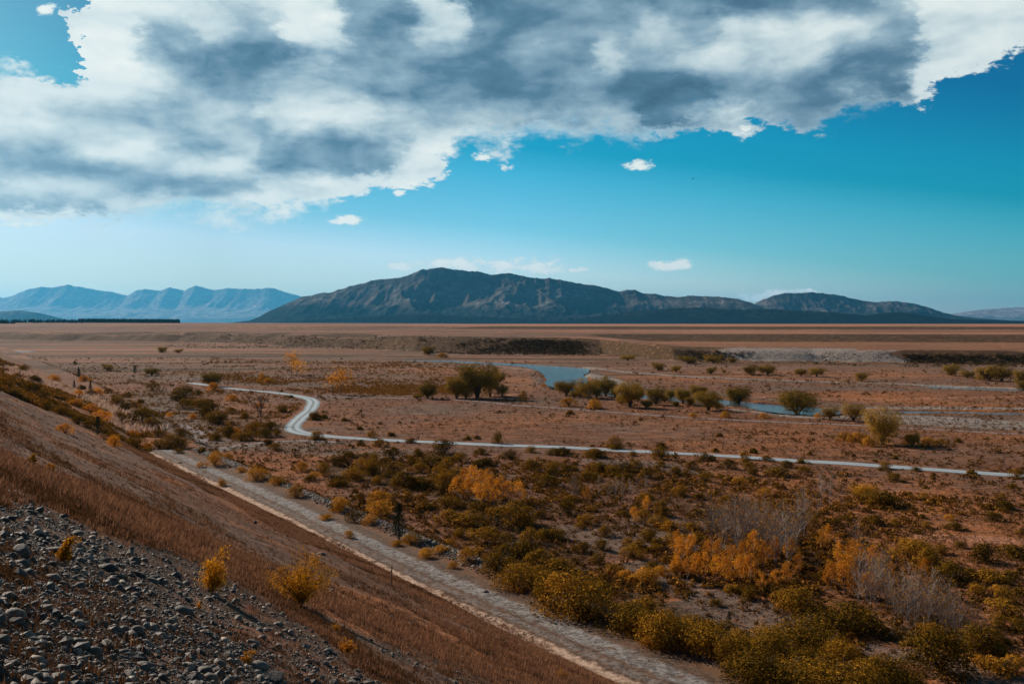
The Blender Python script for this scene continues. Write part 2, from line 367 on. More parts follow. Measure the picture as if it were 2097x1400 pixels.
# unit willow: height 1 ; returns crown, trunk meshes
def willow_meshes(seed, n, leaf, mat, width=1.0, stems=7, low=.25):
    r = np.random.default_rng(seed); P = []; lob = []
    for i in range(stems):
        a = 2 * np.pi * (i + r.uniform(-.3, .3)) / stems; s = width * .5 * r.uniform(.45, .8); hh = r.uniform(.55, .82); t = np.linspace(0, 1, 6)
        pts = np.stack([np.cos(a) * s * t ** 1.2, np.sin(a) * s * t ** 1.2, hh * t], 1) + r.normal(size=(6, 3)) * .012; pts[0] = (.02 * np.cos(a), .02 * np.sin(a), -.04)
        P.append(tube_np(pts, np.linspace(.022, .006, 6), 5)); lob.append((*pts[-1], r.uniform(.13, .22)))
        for j in range(3):
            q = pts[2 + j % 3]; a2 = a + r.uniform(-1, 1); e = q + np.array([np.cos(a2) * .17 * width, np.sin(a2) * .17 * width, r.uniform(.08, .2)])
            P.append(tube_np([q, .5 * (q + e) + (0, 0, .02), e], [.009, .006, .003], 4)); lob.append((*e, r.uniform(.09, .17)))
    for i in range(stems * 4):
        a = r.uniform(0, 6.28); s = width * r.uniform(.10, .42); lob.append((np.cos(a) * s, np.sin(a) * s, r.uniform(.10, .62), r.uniform(.09, .17)))
    lob.append((0, 0, .8, .18)); lob = np.array(lob); w = lob[:, 3] ** 2; k = r.choice(len(lob), n, p=w / w.sum()); d = sphere_dirs(n, r, .2)
    c = lob[k, :3] + d * (lob[k, 3] * (1 - .45 * r.random(n) ** 1.3 + .6 * r.random(n) ** 5))[:, None] * np.array([width ** .5, width ** .5, 1])
    c = c[(c[:, 2] > low * r.random(len(c))) & (c[:, 2] < 1.02)]; n = len(c)
    cc = c - np.array([0, 0, .4]); cc /= (np.linalg.norm(cc, axis=1)[:, None] + 1e-6); v, f = leaves_np(c, sphere_dirs(n, r) * .55 + cc, leaf * r.uniform(.6, 1.3, n), r, .5)
    return mesh_np('crown', v, f, mat, link=False).data, mesh_np('trunk', *merge(P), MAT['bark'], link=False).data
# unit sapling: height 1, upright pale stem with steep twigs
def sapling_meshes(seed, nleaf, leaf, lmat, bmat, nb=22, spread=.2, lo=.12, twig=3, rad=.011, lowleaf=0.):
    r = np.random.default_rng(seed); P = []; t = np.linspace(0, 1, 9); bend = r.uniform(-.05, .05, 2)
    pts = np.stack([bend[0] * np.sin(t * 3), bend[1] * np.sin(t * 2.4), t], 1) + r.normal(size=(9, 3)) * .004; pts[0] = (0, 0, -.03)
    P.append(tube_np(pts, rad * (1 - .85 * t), 5)); tips = []
    for i in range(nb):
        s = lo + (1 - lo) * (i + r.random()) / nb * .93; b = np.array([np.interp(s, t, pts[:, q]) for q in range(3)]); a = r.uniform(0, 2 * np.pi)
        L = spread * (1.15 - s) * r.uniform(.8, 1.5); el = r.uniform(.7, 1.6)
        e = b + np.array([np.cos(a) * L, np.sin(a) * L, L * el]); m = b * .45 + e * .55 + np.array([0, 0, -.12 * L])
        P.append(tube_np([b, m, e], [rad * .42 * (1.2 - s), rad * .28, rad * .12], 3)); tips += [m, e]
        for j in range(twig):
            q = m + (e - m) * r.uniform(-.6, .8); a2 = a + r.uniform(-1.1, 1.1); l2 = L * r.uniform(.25, .6); e2 = q + np.array([np.cos(a2) * l2, np.sin(a2) * l2, l2 * r.uniform(.5, 1.8)])
            P.append(tube_np([q, e2], [rad * .2, rad * .1], 3)); tips.append(e2)
    tr = mesh_np('trunk', *merge(P), bmat, link=False).data; cr = None
    if nleaf:
        tips = np.array(tips); wt = np.exp(-tips[:, 2] * lowleaf); k = r.choice(len(tips), nleaf, p=wt / wt.sum()); c = tips[k] + r.normal(size=(nleaf, 3)) * spread * .17
        c[:, 2] = np.abs(c[:, 2])
        v, f = leaves_np(c, sphere_dirs(nleaf, r), leaf * r.uniform(.6, 1.3, nleaf), r, .6); cr = mesh_np('crown', v, f, lmat, link=False).data
    return cr, tr
def conifer_meshes(seed, n_wh=13, width=.42):
    r = np.random.default_rng(seed); P = []; C = []; N = []
    t = np.linspace(0, 1, 6); P.append(tube_np(np.stack([0 * t, 0 * t, t - .03], 1), .022 * (1 - .9 * t), 6))
    for i in range(n_wh):
        s = .10 + .88 * i / n_wh; L = width * .5 * (1.04 - s) ** .8 * r.uniform(.8, 1.15)
        for j in range(7):
            a = 2 * np.pi * (j + r.random()) / 7; l = L * r.uniform(.75, 1.2); b = np.array([0, 0, s]); e = np.array([np.cos(a) * l, np.sin(a) * l, s + l * r.uniform(.25, .6)])
            P.append(tube_np([b, e], [.006, .002], 3)); k = 26; q = r.random(k) ** .7
            C.append(b + (e - b) * q[:, None] + r.normal(size=(k, 3)) * .016 * (1.2 - q[:, None] * .5)); N.append(r.normal(size=(k, 3)) + [0, 0, .5])
    C = np.concatenate(C); N = np.concatenate(N); v, f = leaves_np(C, N, .022 * r.uniform(.7, 1.4, len(C)), r, .3)
    return mesh_np('crown', v, f, MAT['pine'], link=False).data, mesh_np('trunk', *merge(P), MAT['bark'], link=False).data

def icos(sub):
    import bmesh
    bm = bmesh.new(); bmesh.ops.create_icosphere(bm, subdivisions=sub, radius=1)
    v = np.array([x.co[:] for x in bm.verts]); f = np.array([[q.index for q in p.verts] for p in bm.faces]); bm.free(); return v, f
def rock_shape(sub, seed, blocky=.0, flat=.6):
    v, f = icos(sub); r = np.random.default_rng(seed); v = v.copy()
    for _ in range(7):                                   # planar cuts give facets
        d = sphere_dirs(1, r)[0]; lim = r.uniform(.62, .9) - blocky * .15; p = v @ d; v -= np.outer(np.clip(p - lim, 0, None) * .85, d)
    o = r.uniform(-9, 9, 3); k = 1.6
    v *= (1 + .28 * (fbm(v[:, 0] * k + o[0] + v[:, 2] * .7, v[:, 1] * k + o[1] - v[:, 2] * .6, seed, 3)))[:, None]
    return v * np.array([1, r.uniform(.62, .85), flat * r.uniform(.8, 1.2)]), f
print('helpers ok')
# ------------------------------------------------------------------ pixel outlines of the setting (photo pixels)
def pts_at(pl):
    pl = np.array(pl, float); x, y, z = at(pl[:, 0], pl[:, 1]); return np.stack([x, y, z], 1)
def flat_at(pl, z=0.0):
    pl = np.array(pl, float); d = (EYE - z) * F / (pl[:, 1] - HY); return np.stack([(pl[:, 0] - HX) / F * d, d], 1)
def resample(p, step):
    p = np.asarray(p, float); d = np.r_[0, np.cumsum(np.linalg.norm(np.diff(p, axis=0), axis=1))]
    # smooth (Catmull-Rom like) by cubic interpolation through a fine average
    n = max(4, int(d[-1] / step)); s = np.linspace(0, d[-1], n)
    q = np.stack([np.interp(s, d, p[:, i]) for i in range(p.shape[1])], 1)
    for _ in range(int(min(10, max(1, n // 30)))):
        q[1:-1] = .25 * q[:-2] + .5 * q[1:-1] + .25 * q[2:]
    return q
WATER = [
    # long reach that widens into the pool and passes behind the willows
    [(800, 736.5), (860, 736), (940, 738), (1010, 741), (1080, 744.5), (1130, 748), (1200, 752.5), (1212, 757), (1196, 766), (1205, 782), (1235, 796), (1300, 805), (1370, 810), (1430, 812), (1500, 817), (1560, 824), (1640, 830), (1700, 833), (1745, 842),
     (1690, 851), (1600, 846), (1540, 834), (1470, 828), (1380, 821), (1290, 813), (1200, 803), (1140, 796), (1115, 785), (1118, 771), (1105, 757), (1075, 750), (1000, 745.5), (930, 741.5), (860, 739)],
    [(1752, 840), (1790, 839.5), (1900, 839), (2000, 841), (2100, 843), (2200, 846), (2200, 850), (2080, 847), (1960, 844.5), (1860, 843.5), (1790, 844)],
    [(1870, 788.5), (1930, 790), (2000, 793), (2100, 796.5), (2200, 800), (2200, 804), (2090, 799.5), (1990, 796.5), (1920, 793)],
    [(12, 717.5), (50, 717.5), (80, 718.6), (60, 719.8), (20, 719.4)],
]
WPOLY = [flat_at(w) for w in WATER]
def inside(poly, x, y):
    c = np.zeros(x.shape, bool); n = len(poly)
    for i in range(n):
        x1, y1 = poly[i]; x2, y2 = poly[(i + 1) % n]
        k = ((y1 > y) != (y2 > y)) & (x < (x2 - x1) * (y - y1) / (y2 - y1 + 1e-12) + x1); c ^= k
    return c
def seg_dist(pl, x, y):
    d = np.full(x.shape, 1e9)
    for i in range(len(pl) - 1):
        ax, ay = pl[i][:2]; bx, by = pl[i + 1][:2]; L = (bx - ax) ** 2 + (by - ay) ** 2 + 1e-9
        t = np.clip(((x - ax) * (bx - ax) + (y - ay) * (by - ay)) / L, 0, 1)
        d = np.minimum(d, np.hypot(x - ax - t * (bx - ax), y - ay - t * (by - ay)))
    return d
ROAD = resample(flat_at([(390, 784), (455, 793), (500, 798), (560, 803), (610, 810), (636, 817), (643, 824), (635, 840), (612, 860), (599, 874), (601, 883), (625, 889), (680, 895), (780, 901), (900, 907.5), (1000, 912.5), (1200, 919.5), (1400, 929), (1600, 940), (1800, 953), (1950, 964), (2080, 972), (2200, 981), (2500, 1003)]), 1.5)
PATHS = [
    resample(flat_at([(648, 812), (700, 812.5), (780, 814.5), (950, 818), (1060, 829), (1180, 838), (1300, 848), (1450, 857), (1600, 864), (1800, 873), (2097, 890), (2300, 902)]), 3),
    resample(flat_at([(400, 926), (450, 918), (520, 908), (560, 904), (620, 902), (700, 906)]), 2),
    resample(flat_at([(372, 872), (400, 882), (416, 900), (412, 918)]), 2),
]
# near track: its middle follows the bench at the foot of the hillside
tu = np.concatenate([np.linspace(20, 152, 260)]); TRACK = np.stack(xy_of(tu, toe(tu) + 2.75 + .35 * np.sin(tu / 14.)), 1)

print('polylines ok')
# ------------------------------------------------------------------ ground
_H0 = H
def H(x, y):
    z = _H0(x, y)
    x = np.asarray(x, float); y = np.asarray(y, float)
    m = (np.asarray(y) > 150) & (np.asarray(y) < 900)
    if m.any():
        xm = x[m]; ym = y[m]; dip = np.zeros(len(xm))
        for w in WPOLY:
            k = (xm > w[:, 0].min() - 3) & (xm < w[:, 0].max() + 3) & (ym > w[:, 1].min() - 3) & (ym < w[:, 1].max() + 3)
            if not k.any(): continue
            ins = inside(w, xm[k], ym[k]); d = seg_dist(np.vstack([w, w[:1]]), xm[k], ym[k]); sd = np.where(ins, -d, d)
            dip[k] = np.maximum(dip[k], sstep(2.4, -1.0, sd))
        zm = z[m]; z = z.copy(); z[m] = zm * (1 - dip) + (-.75) * dip
    return z
def grid():
    r1 = .4 * (3 / .4) ** np.linspace(0, 1, 40, endpoint=False); k = 1.0049
    n2 = int(math.log(1500 / 3.) / math.log(k)); r2 = 3 * k ** np.arange(n2); r3 = 1500 * 1.035 ** np.arange(0, 100)
    R = np.concatenate([r1, r2, r3])
    A = np.concatenate([np.linspace(-36, 36, 640, endpoint=False), np.linspace(36, 324, 84, endpoint=False)]) * math.pi / 180
    return R, A
def build_ground():
    R, A = grid(); nr, na = len(R), len(A)
    RR, AA = np.meshgrid(R, A, indexing='ij'); X = (RR * np.sin(AA)).ravel(); Y = (RR * np.cos(AA)).ravel()
    Z = np.empty_like(X)
    for i in range(0, len(X), 200000): Z[i:i + 200000] = H(X[i:i + 200000], Y[i:i + 200000])
    verts = np.concatenate([np.stack([X, Y, Z], 1), [[0, 0, float(H(np.array([0.]), np.array([0.]))[0])]]])
    i = np.arange(nr - 1)[:, None]; j = np.arange(na)[None, :]; j2 = (j + 1) % na
    q = np.stack([i * na + j, i * na + j2, (i + 1) * na + j2, (i + 1) * na + j], -1).reshape(-1, 4)
    c = len(verts) - 1; jj = np.arange(0, na - 1, 2)
    fan = np.stack([np.full(len(jj), c), (jj + 2) % na, jj + 1, jj], 1)
    fan = np.stack([np.full(len(jj), c), jj, jj + 1, (jj + 2) % na], 1)[:, ::-1]
    faces = np.concatenate([q[:, ::-1], fan])
    x, y = verts[:, 0], verts[:, 1]; u, v = uv_of(x, y); t = v / toe(u); r = np.hypot(x, y)
    n1 = fbm(x / 35, y / 35, 51, 4); n2 = fbm(u / 14, v / 4, 52, 4); n3 = fbm(x / 120, y / 60, 55, 3)
    gravel = np.zeros(len(x)); orange = np.zeros(len(x)); light = np.zeros(len(x)); stony = np.zeros(len(x)); dark = np.zeros(len(x))
    slope = (t < 1); e_ = v - toe(u)
    # hillside: stony band low on the left, orange grass bands
    rk = rock_zone(u, v)
    stony = np.where(slope, np.maximum(rk, .32 * sstep(.02, .18, n2) * sstep(20, 40, u)), 0)
    hl = sstep(3.0, .8, seg_dist(HILL_LINE, x, y)) * (u > 120); light = np.where(slope | (e_ < 8), .85 * hl, light)
    orange = np.where(slope, .25 + .9 * grass_band(u, v) + .5 * n2 + .25 * sstep(120, 200, u), 0)
    flatm = ~slope
    e = v - toe(u)
    gravel = np.where(flatm, .30 + .9 * n3 + .35 * sstep(12, 5, e) * (u < 160), 0)
    for pl, rad, s in GRAVEL_STROKES:
        d = seg_dist(flat_at(pl), x, y); gravel = np.maximum(gravel, np.where(flatm & (y < 800), s * sstep(rad * 1.3, rad * .3, d), 0))
    orange = np.where(flatm, .33 + .8 * n1 + .1, orange)
    for pl, rad, s in LIGHT_STROKES:
        light = np.maximum(light, np.where(flatm, s * sstep(rad * 1.3, rad * .3, seg_dist(flat_at(pl), x, y)), 0))
    for pl, rad, s in DARK_STROKES:
        dark = np.maximum(dark, np.where(flatm, s * sstep(rad * 1.4, rad * .3, seg_dist(flat_at(pl), x, y)), 0))
    # terraces: slope parts darker, treads paler
    far = (y > 380) & flatm
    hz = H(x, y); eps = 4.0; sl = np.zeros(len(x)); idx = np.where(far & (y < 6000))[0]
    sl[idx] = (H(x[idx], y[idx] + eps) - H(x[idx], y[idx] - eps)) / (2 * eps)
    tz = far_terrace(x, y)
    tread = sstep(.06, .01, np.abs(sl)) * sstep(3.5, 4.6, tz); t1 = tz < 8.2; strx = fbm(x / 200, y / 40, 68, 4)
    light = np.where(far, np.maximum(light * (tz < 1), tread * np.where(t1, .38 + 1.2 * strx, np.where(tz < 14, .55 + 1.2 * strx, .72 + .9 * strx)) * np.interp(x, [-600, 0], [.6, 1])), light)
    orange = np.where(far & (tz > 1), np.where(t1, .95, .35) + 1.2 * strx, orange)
    gravel = np.where(far & (tz > 1), .0, gravel)
    # gravelly river cliff at the right, scarps elsewhere darkened for scrub and painted shade
    px = HX + F * x / np.maximum(y, 1) + 170 * fbm(x / 45, y / 30, 67, 3)
    low = far & (tz > .25) & (tz < 6.6) & (np.abs(sl) > .05) & (y < 640)
    cl = np.interp(px, [1180, 1400, 1560, 1820, 1880, 2300], [0, .25, .9, .95, .25, .15])
    gravel = np.where(low, cl, gravel)
    dark = np.where(low, 1 - cl + .15, dark)
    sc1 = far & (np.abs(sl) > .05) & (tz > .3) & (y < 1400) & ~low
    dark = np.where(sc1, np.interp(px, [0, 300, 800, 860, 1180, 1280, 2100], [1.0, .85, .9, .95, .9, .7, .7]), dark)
    light = np.where(y > 1330, np.maximum(light, .30 + 1.0 * fbm(x / 300, y / 900, 61, 3)), light)
    # braided flats between the river and the scarp
    fl = far & (tz < .3)
    strk = fbm(x / 260, y / 26, 63, 4); gravel = np.where(fl, np.maximum(gravel * (gravel > .75), .38 + 1.7 * strk), gravel); dark = np.where(fl, np.maximum(dark, .40 + 2.0 * fbm(x / 180, y / 18, 64, 4)), dark)
    light = np.where(fl, np.maximum(light, .25 + 1.6 * fbm(x / 300, y / 20, 65, 3)), light)
    z1 = np.clip(np.stack([gravel, orange, light, np.ones(len(x))], 1), 0, 1.5); z2 = np.clip(np.stack([stony, dark, sstep(230, 620, r), np.ones(len(x))], 1), 0, 1.5)
    bar = np.zeros(len(x))
    mb = flatm & (y > 150) & (y < 800)
    for pl, rad, s in BARS: bar[mb] = np.maximum(bar[mb], s * sstep(rad * 1.25, rad * .5, seg_dist(flat_at(pl), x[mb], y[mb])))
    bar = np.where(low, cl * .95, bar)
    z3 = np.clip(np.stack([bar, bar, bar, np.ones(len(x))], 1), 0, 1.5)
    return struct(mesh_np('ground', verts, faces, MAT['ground'], smooth=True, attrs={'zone': z1, 'zone2': z2, 'zone3': z3}))
BARS = [([(1660, 850), (1720, 850), (1800, 853), (1900, 858), (2000, 864), (2150, 872)], 8.5, 1.0), ([(1800, 862), (1950, 872), (2080, 878), (2200, 886)], 2.6, .9), ([(1690, 834), (1850, 834), (2000, 835), (2200, 838)], 4, .9),
    ([(1200, 752), (1300, 763), (1420, 771), (1650, 780), (1800, 784), (1900, 788), (2097, 795), (2200, 799)], 3.2, .85), ([(1190, 764), (1230, 772), (1270, 784)], 4.5, .85), ([(860, 742), (1000, 748), (1085, 757)], 2.2, .6), ([(1500, 838), (1600, 849), (1680, 856)], 1.8, .7), ([(420, 926), (560, 906), (700, 909)], 1.6, .5), ([(330, 705), (700, 712), (1000, 729)], 5, .4)]

HILL_LINE = pts_at([(40, 757), (90, 778), (140, 803), (190, 828), (240, 856), (285, 884)])[:, :2]
def plane_uv(pl):
    """photo pixels on the near hillside -> (u, v)"""
    p = pts_at(pl); q = np.stack(uv_of(p[:, 0], p[:, 1]), 1); return q[np.argsort(q[:, 1])]
_rk = plane_uv([(2, 1030), (120, 1062), (210, 1100), (330, 1125), (400, 1150), (480, 1195), (560, 1240), (650, 1292), (750, 1322), (900, 1352), (1010, 1385)])
_gb = plane_uv([(4, 952), (120, 995), (250, 1050), (400, 1110), (500, 1150), (600, 1200), (720, 1240), (840, 1290), (960, 1330), (1100, 1370), (1200, 1395)])
def rock_zone(u, v):
    lim = np.interp(v, _rk[:, 1], _rk[:, 0]) + 1.2 * sstep(4, 9, v) + 3.2 * fbm(u / 6, v / 4, 71, 3)
    hole = sstep(-.03, .05, .8 * fbm(u / 4.5, v / 2.6, 73, 3) + .6 * fbm(u / 1.5, v / 1.0, 74, 3) + .032)
    return np.clip(sstep(1.2, -.8, u - lim) - .88 * hole, 0, 1)
def grass_band(u, v):
    c = np.interp(v, _gb[:, 1], _gb[:, 0]); w = 2.8 + .10 * np.clip(v, 0, 30)
    return np.exp(-((u - c) / w) ** 2) + .35 * sstep(0.05, .25, fbm(u / 9, v / 4, 75, 3))
GRAVEL_STROKES = [
    ([(1180, 762), (1230, 770), (1290, 790), (1400, 802), (1500, 810), (1620, 822), (1750, 830)], 3.5, .95), ([(860, 742), (1000, 750), (1090, 765), (1110, 790)], 3.0, .8), ([(1540, 842), (1640, 852), (1700, 858)], 2.6, .9), ([(1700, 846), (1850, 851), (2000, 853), (2150, 858)], 5, 1.3),
    ([(160, 735), (300, 730), (420, 745)], 26, .75), ([(300, 770), (420, 775), (560, 785), (700, 790)], 16, .8), ([(330, 800), (350, 840), (390, 880), (430, 905)], 9, .95),
    ([(420, 925), (560, 905), (700, 908)], 2.6, .9), ([(520, 915), (650, 925), (800, 930)], 8, .7), ([(1700, 850), (1800, 852), (1900, 858), (2000, 864), (2150, 872)], 9, 1.3),
    ([(1760, 858), (1900, 872), (2000, 878), (2150, 884)], 3, 1.1), ([(1260, 760), (1420, 772), (1650, 782), (1900, 790), (2097, 797)], 4.5, 1.), ([(1200, 755), (1240, 775), (1300, 790)], 6, .9),
    ([(1360, 1070), (1460, 1120)], 5, .9), ([(1330, 1160), (1450, 1215), (1560, 1260), (1640, 1310)], 3.2, 1.1), ([(1400, 1240), (1480, 1275), (1560, 1330)], 2.0, .9), ([(1180, 1090), (1260, 1110)], 5, .9),
    ([(1780, 1330), (1900, 1345), (2050, 1390)], 2.0, .9), ([(1230, 945), (1330, 950), (1400, 965)], 5, .8), ([(700, 1010), (760, 1060), (860, 1130), (960, 1180)], 5, .55),
]
LIGHT_STROKES = [
    ([(1560, 812), (1700, 818), (1900, 815), (2097, 812)], 7, .55), ([(1240, 790), (1400, 780), (1600, 795)], 7, .35), ([(1010, 748), (1060, 765), (1080, 790)], 12, .45), ([(1010, 808), (1060, 806)], 3, .9),
    ([(700, 862), (900, 868)], 14, .22), ([(1900, 1100), (2050, 1105)], 2.5, .8), ([(330, 770), (600, 772)], 14, .3), ([(130, 742), (400, 738)], 12, .3), ([(1250, 742), (1500, 752), (2097, 765)], 6, .45),
]
DARK_STROKES = [
    ([(40, 765), (160, 830), (260, 890), (360, 912)], 4.5, .5), ([(690, 960), (850, 990), (1000, 1030), (1080, 1120), (1180, 1190), (1330, 1270), (1500, 1340), (1700, 1390)], 5.5, .75),
    ([(350, 815), (480, 850), (560, 890)], 9, .55), ([(560, 765), (700, 775), (850, 770), (930, 790)], 22, .35), ([(1420, 1030), (1600, 1110), (1800, 1230), (1950, 1300)], 6, .6), ([(880, 780), (1030, 812)], 7, .5), ([(1100, 960), (1350, 985)], 8, .5),
    ([(1500, 855), (1700, 880)], 3, .3), ([(400, 722), (800, 730), (1250, 738)], 12, .7), ([(1300, 742), (1560, 745), (1900, 752)], 8, .5),
]
ground = build_ground()
print('ground ok', len(ground.data.vertices))

def ribbon(name, pl, width, mat, lift, nx=6, wv=.0, endfade=0, ruts=()):
    pl = np.asarray(pl)[:, :2]; d = np.gradient(pl, axis=0); d /= np.linalg.norm(d, axis=1)[:, None]; nrm = np.stack([d[:, 1], -d[:, 0]], 1)
    s = np.r_[0, np.cumsum(np.linalg.norm(np.diff(pl, axis=0), axis=1))]; W = np.ones(len(pl)) * width
    W = W * (1 + wv * fbm(s / 6, s * 0 + 3, 91, 3) * 2)
    if endfade: W = W * np.clip(.25 + (s[-1] - s) / endfade, 0, 1)
    a = np.linspace(-.5, .5, nx); x = pl[:, 0, None] + nrm[:, 0, None] * a * W[:, None]; y = pl[:, 1, None] + nrm[:, 1, None] * a * W[:, None]
    zz = H(x.ravel(), y.ravel()).reshape(x.shape) + lift * (1 - .6 * (np.abs(a) * 2) ** 4)[None, :]
    for rc, rw, rd in ruts: zz = zz - (rd * np.exp(-((a + .5 - rc) / rw) ** 2))[None, :] * .8
    if ruts: zz = zz + .05 * fbm(x.ravel() / .5, y.ravel() / .5, 95, 3).reshape(x.shape)
    n = len(pl); i = np.arange(n - 1)[:, None]; j = np.arange(nx - 1)[None, :]
    f = np.stack([i * nx + j, i * nx + j + 1, (i + 1) * nx + j + 1, (i + 1) * nx + j], -1).reshape(-1, 4)[:, ::-1]
    uv = np.stack([np.tile(a + .5, n), np.repeat(s / width, nx)], 1)
    return struct(mesh_np(name, np.stack([x.ravel(), y.ravel(), zz.ravel()], 1), f, mat, smooth=True, uv=uv))
ribbon('gravel_road', ROAD, 3.3, MAT['road'], .07, wv=.16)
ribbon('stony_track', TRACK, 6.2, MAT['track'], .10, nx=40, wv=.05, ruts=[(.11, .07, .07), (.56, .10, .05)])
for p in PATHS: ribbon('footpath', p, 1.9, MAT['path'], .06, wv=.3)

def poly_sheet(name, poly, z, mat):
    import bmesh
    bm = bmesh.new(); vs = [bm.verts.new((p[0], p[1], z)) for p in poly]; f = bm.faces.new(vs)
    bmesh.ops.triangulate(bm, faces=[f]); bmesh.ops.recalc_face_normals(bm, faces=bm.faces)
    if sum(q.normal.z for q in bm.faces) < 0: bmesh.ops.reverse_faces(bm, faces=bm.faces)
    me = bpy.data.meshes.new(name); bm.to_mesh(me); bm.free(); me.materials.append(mat)
    o = bpy.data.objects.new(name, me); COL.objects.link(o); return struct(o)
for w in WPOLY:
    c = w.mean(0); q = resample(np.vstack([w, w[:1]]), 4.0)[:-1]; q = q + np.stack([3.0 * fbm(q[:, 0] / 9, q[:, 1] / 9, 81, 3), 3.0 * fbm(q[:, 0] / 9, q[:, 1] / 9, 83, 3)], 1)
    poly_sheet('river', q, -.30, MAT['water'])

# ------------------------------------------------------------------ mountains
def mountains(name, outline, D, W, mat, seed, carve=.45, lam=1100., nx=420, ny=170, base=16.0, bump=.03, rock=.045):
    o = np.array(outline, float); X = (o[:, 0] - HX) / F * D; Z = EYE + (HY - o[:, 1]) / F * D
    x = np.linspace(X[0], X[-1], nx); zc = np.interp(x, X, Z) ; Hm = Z.max()
    zc = zc + bump * Hm * .35 * fbm(x / (lam * .25), x * 0, seed + 9, 4) * sstep(0, .3, (zc - base) / Hm)
    t = np.linspace(-1, 1, ny); T, XX = np.meshgrid(t, x, indexing='ij'); ZC = np.broadcast_to(zc, XX.shape)
    s = np.abs(T); YY = D + T * W
    wx = lam * .7 * fbm(XX / (lam * 1.5), YY / (lam * 1.5), seed + 3, 3)
    wy = lam * .5 * fbm(XX / lam, YY / lam, seed + 5, 3)
    spur = .62 * ridged((XX + wx + .35 * (YY - D)) / (lam * 1.5), (YY + wy) / (lam * 3.4), seed, 5) + .38 * ridged((XX - wx - .2 * (YY - D)) / (lam * .55), (YY - wy) / (lam * 1.1), seed + 21, 4)
    prof = (1 - s) ** 1.25 * (1 - .10 * np.sin(s * np.pi * 2))
    z = (ZC - base) * prof
    env = np.clip(s * 5, 0, 1) * np.clip((1 - s) * 3, 0, 1)
    z = z - carve * (ZC - base) * (1 - spur) * env * (1 - .55 * s)
    z = z + rock * Hm * (ridged(XX / (lam * .16), YY / (lam * .3), seed + 31, 3) - .5) * np.clip((ZC - base) / Hm, 0, 1) * (1 - s) ** .5
    z = base - 6 + np.maximum(z + 6 * (1 - s), 0)
    v = np.stack([XX.ravel(), YY.ravel(), z.ravel()], 1); i = np.arange(ny - 1)[:, None]; j = np.arange(nx - 1)[None, :]
    f = np.stack([i * nx + j, i * nx + j + 1, (i + 1) * nx + j + 1, (i + 1) * nx + j], -1).reshape(-1, 4)
    return struct(mesh_np(name, v, f, mat, smooth=True))
hm1 = hill_mat('tussock_hills', (.098, .080, .070), (.18, .155, .14), (.016, .024, .025), .0011, 250)
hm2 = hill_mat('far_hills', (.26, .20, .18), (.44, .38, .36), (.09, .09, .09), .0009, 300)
hm3 = hill_mat('cloud_shaded_foothills', (.018, .020, .016), (.035, .033, .028), (.008, .012, .011), .003, 120)  # very dark colour paints the cloud shadow onto these low hills
mountains('mountains', [(470, 664), (520, 655), (545, 640), (580, 624), (620, 607), (650, 601), (680, 597), (700, 590), (720, 584), (745, 578), (770, 572), (800, 571), (820, 568), (835, 563), (850, 557), (865, 551), (880, 548), (905, 547), (925, 550), (940, 553), (960, 555), (980, 556), (1000, 561), (1020, 561), (1040, 558), (1070, 563), (1100, 569), (1125, 569), (1150, 572), (1180, 579), (1200, 581), (1240, 588), (1265, 596), (1285, 591), (1300, 593), (1315, 600), (1340, 601), (1360, 606), (1385, 607), (1420, 605), (1450, 606), (1485, 608), (1510, 612), (1540, 620), (1580, 640), (1620, 660), (1680, 664)], 11500, 2900, hm1, 3, carve=.72, lam=760, nx=760, ny=320)
mountains('mountains', [(1400, 664), (1480, 645), (1540, 624), (1562, 613), (1585, 604), (1610, 599), (1640, 599), (1665, 597), (1690, 600), (1720, 604), (1760, 613), (1790, 618), (1815, 616), (1840, 616), (1870, 621), (1900, 628), (1930, 639), (1960, 646), (2000, 651), (2060, 655), (2130, 664)], 13500, 2200, hm1, 14, carve=.68, lam=620, nx=460, ny=220)
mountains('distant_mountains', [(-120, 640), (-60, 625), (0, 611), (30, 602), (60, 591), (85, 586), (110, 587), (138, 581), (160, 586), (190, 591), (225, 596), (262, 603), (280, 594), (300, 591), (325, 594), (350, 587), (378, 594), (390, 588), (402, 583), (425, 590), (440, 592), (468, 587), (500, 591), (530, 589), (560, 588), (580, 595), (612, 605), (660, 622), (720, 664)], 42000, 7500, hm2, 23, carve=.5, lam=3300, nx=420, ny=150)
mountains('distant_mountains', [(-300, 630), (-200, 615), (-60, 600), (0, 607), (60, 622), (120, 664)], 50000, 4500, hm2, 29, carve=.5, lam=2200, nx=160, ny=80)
mountains('foothills', [(-260, 664), (-120, 645), (0, 637), (40, 634), (80, 640), (120, 650), (170, 664)], 19000, 1900, hm1, 27, carve=.4, lam=900, nx=160, ny=80)
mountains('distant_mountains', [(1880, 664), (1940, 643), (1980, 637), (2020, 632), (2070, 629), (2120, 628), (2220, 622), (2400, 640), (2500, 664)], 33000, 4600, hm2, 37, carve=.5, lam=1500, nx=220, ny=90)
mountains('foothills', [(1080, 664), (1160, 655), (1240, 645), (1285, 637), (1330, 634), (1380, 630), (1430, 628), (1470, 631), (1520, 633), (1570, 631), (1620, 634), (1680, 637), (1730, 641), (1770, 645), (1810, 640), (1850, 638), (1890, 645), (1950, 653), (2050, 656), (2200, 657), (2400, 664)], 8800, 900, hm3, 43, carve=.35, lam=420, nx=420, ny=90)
mountains('foothills', [(520, 664), (640, 654), (760, 648), (850, 641), (950, 646), (1040, 650), (1120, 656), (1200, 664)], 9200, 800, hm3, 47, carve=.35, lam=420, nx=240, ny=70)

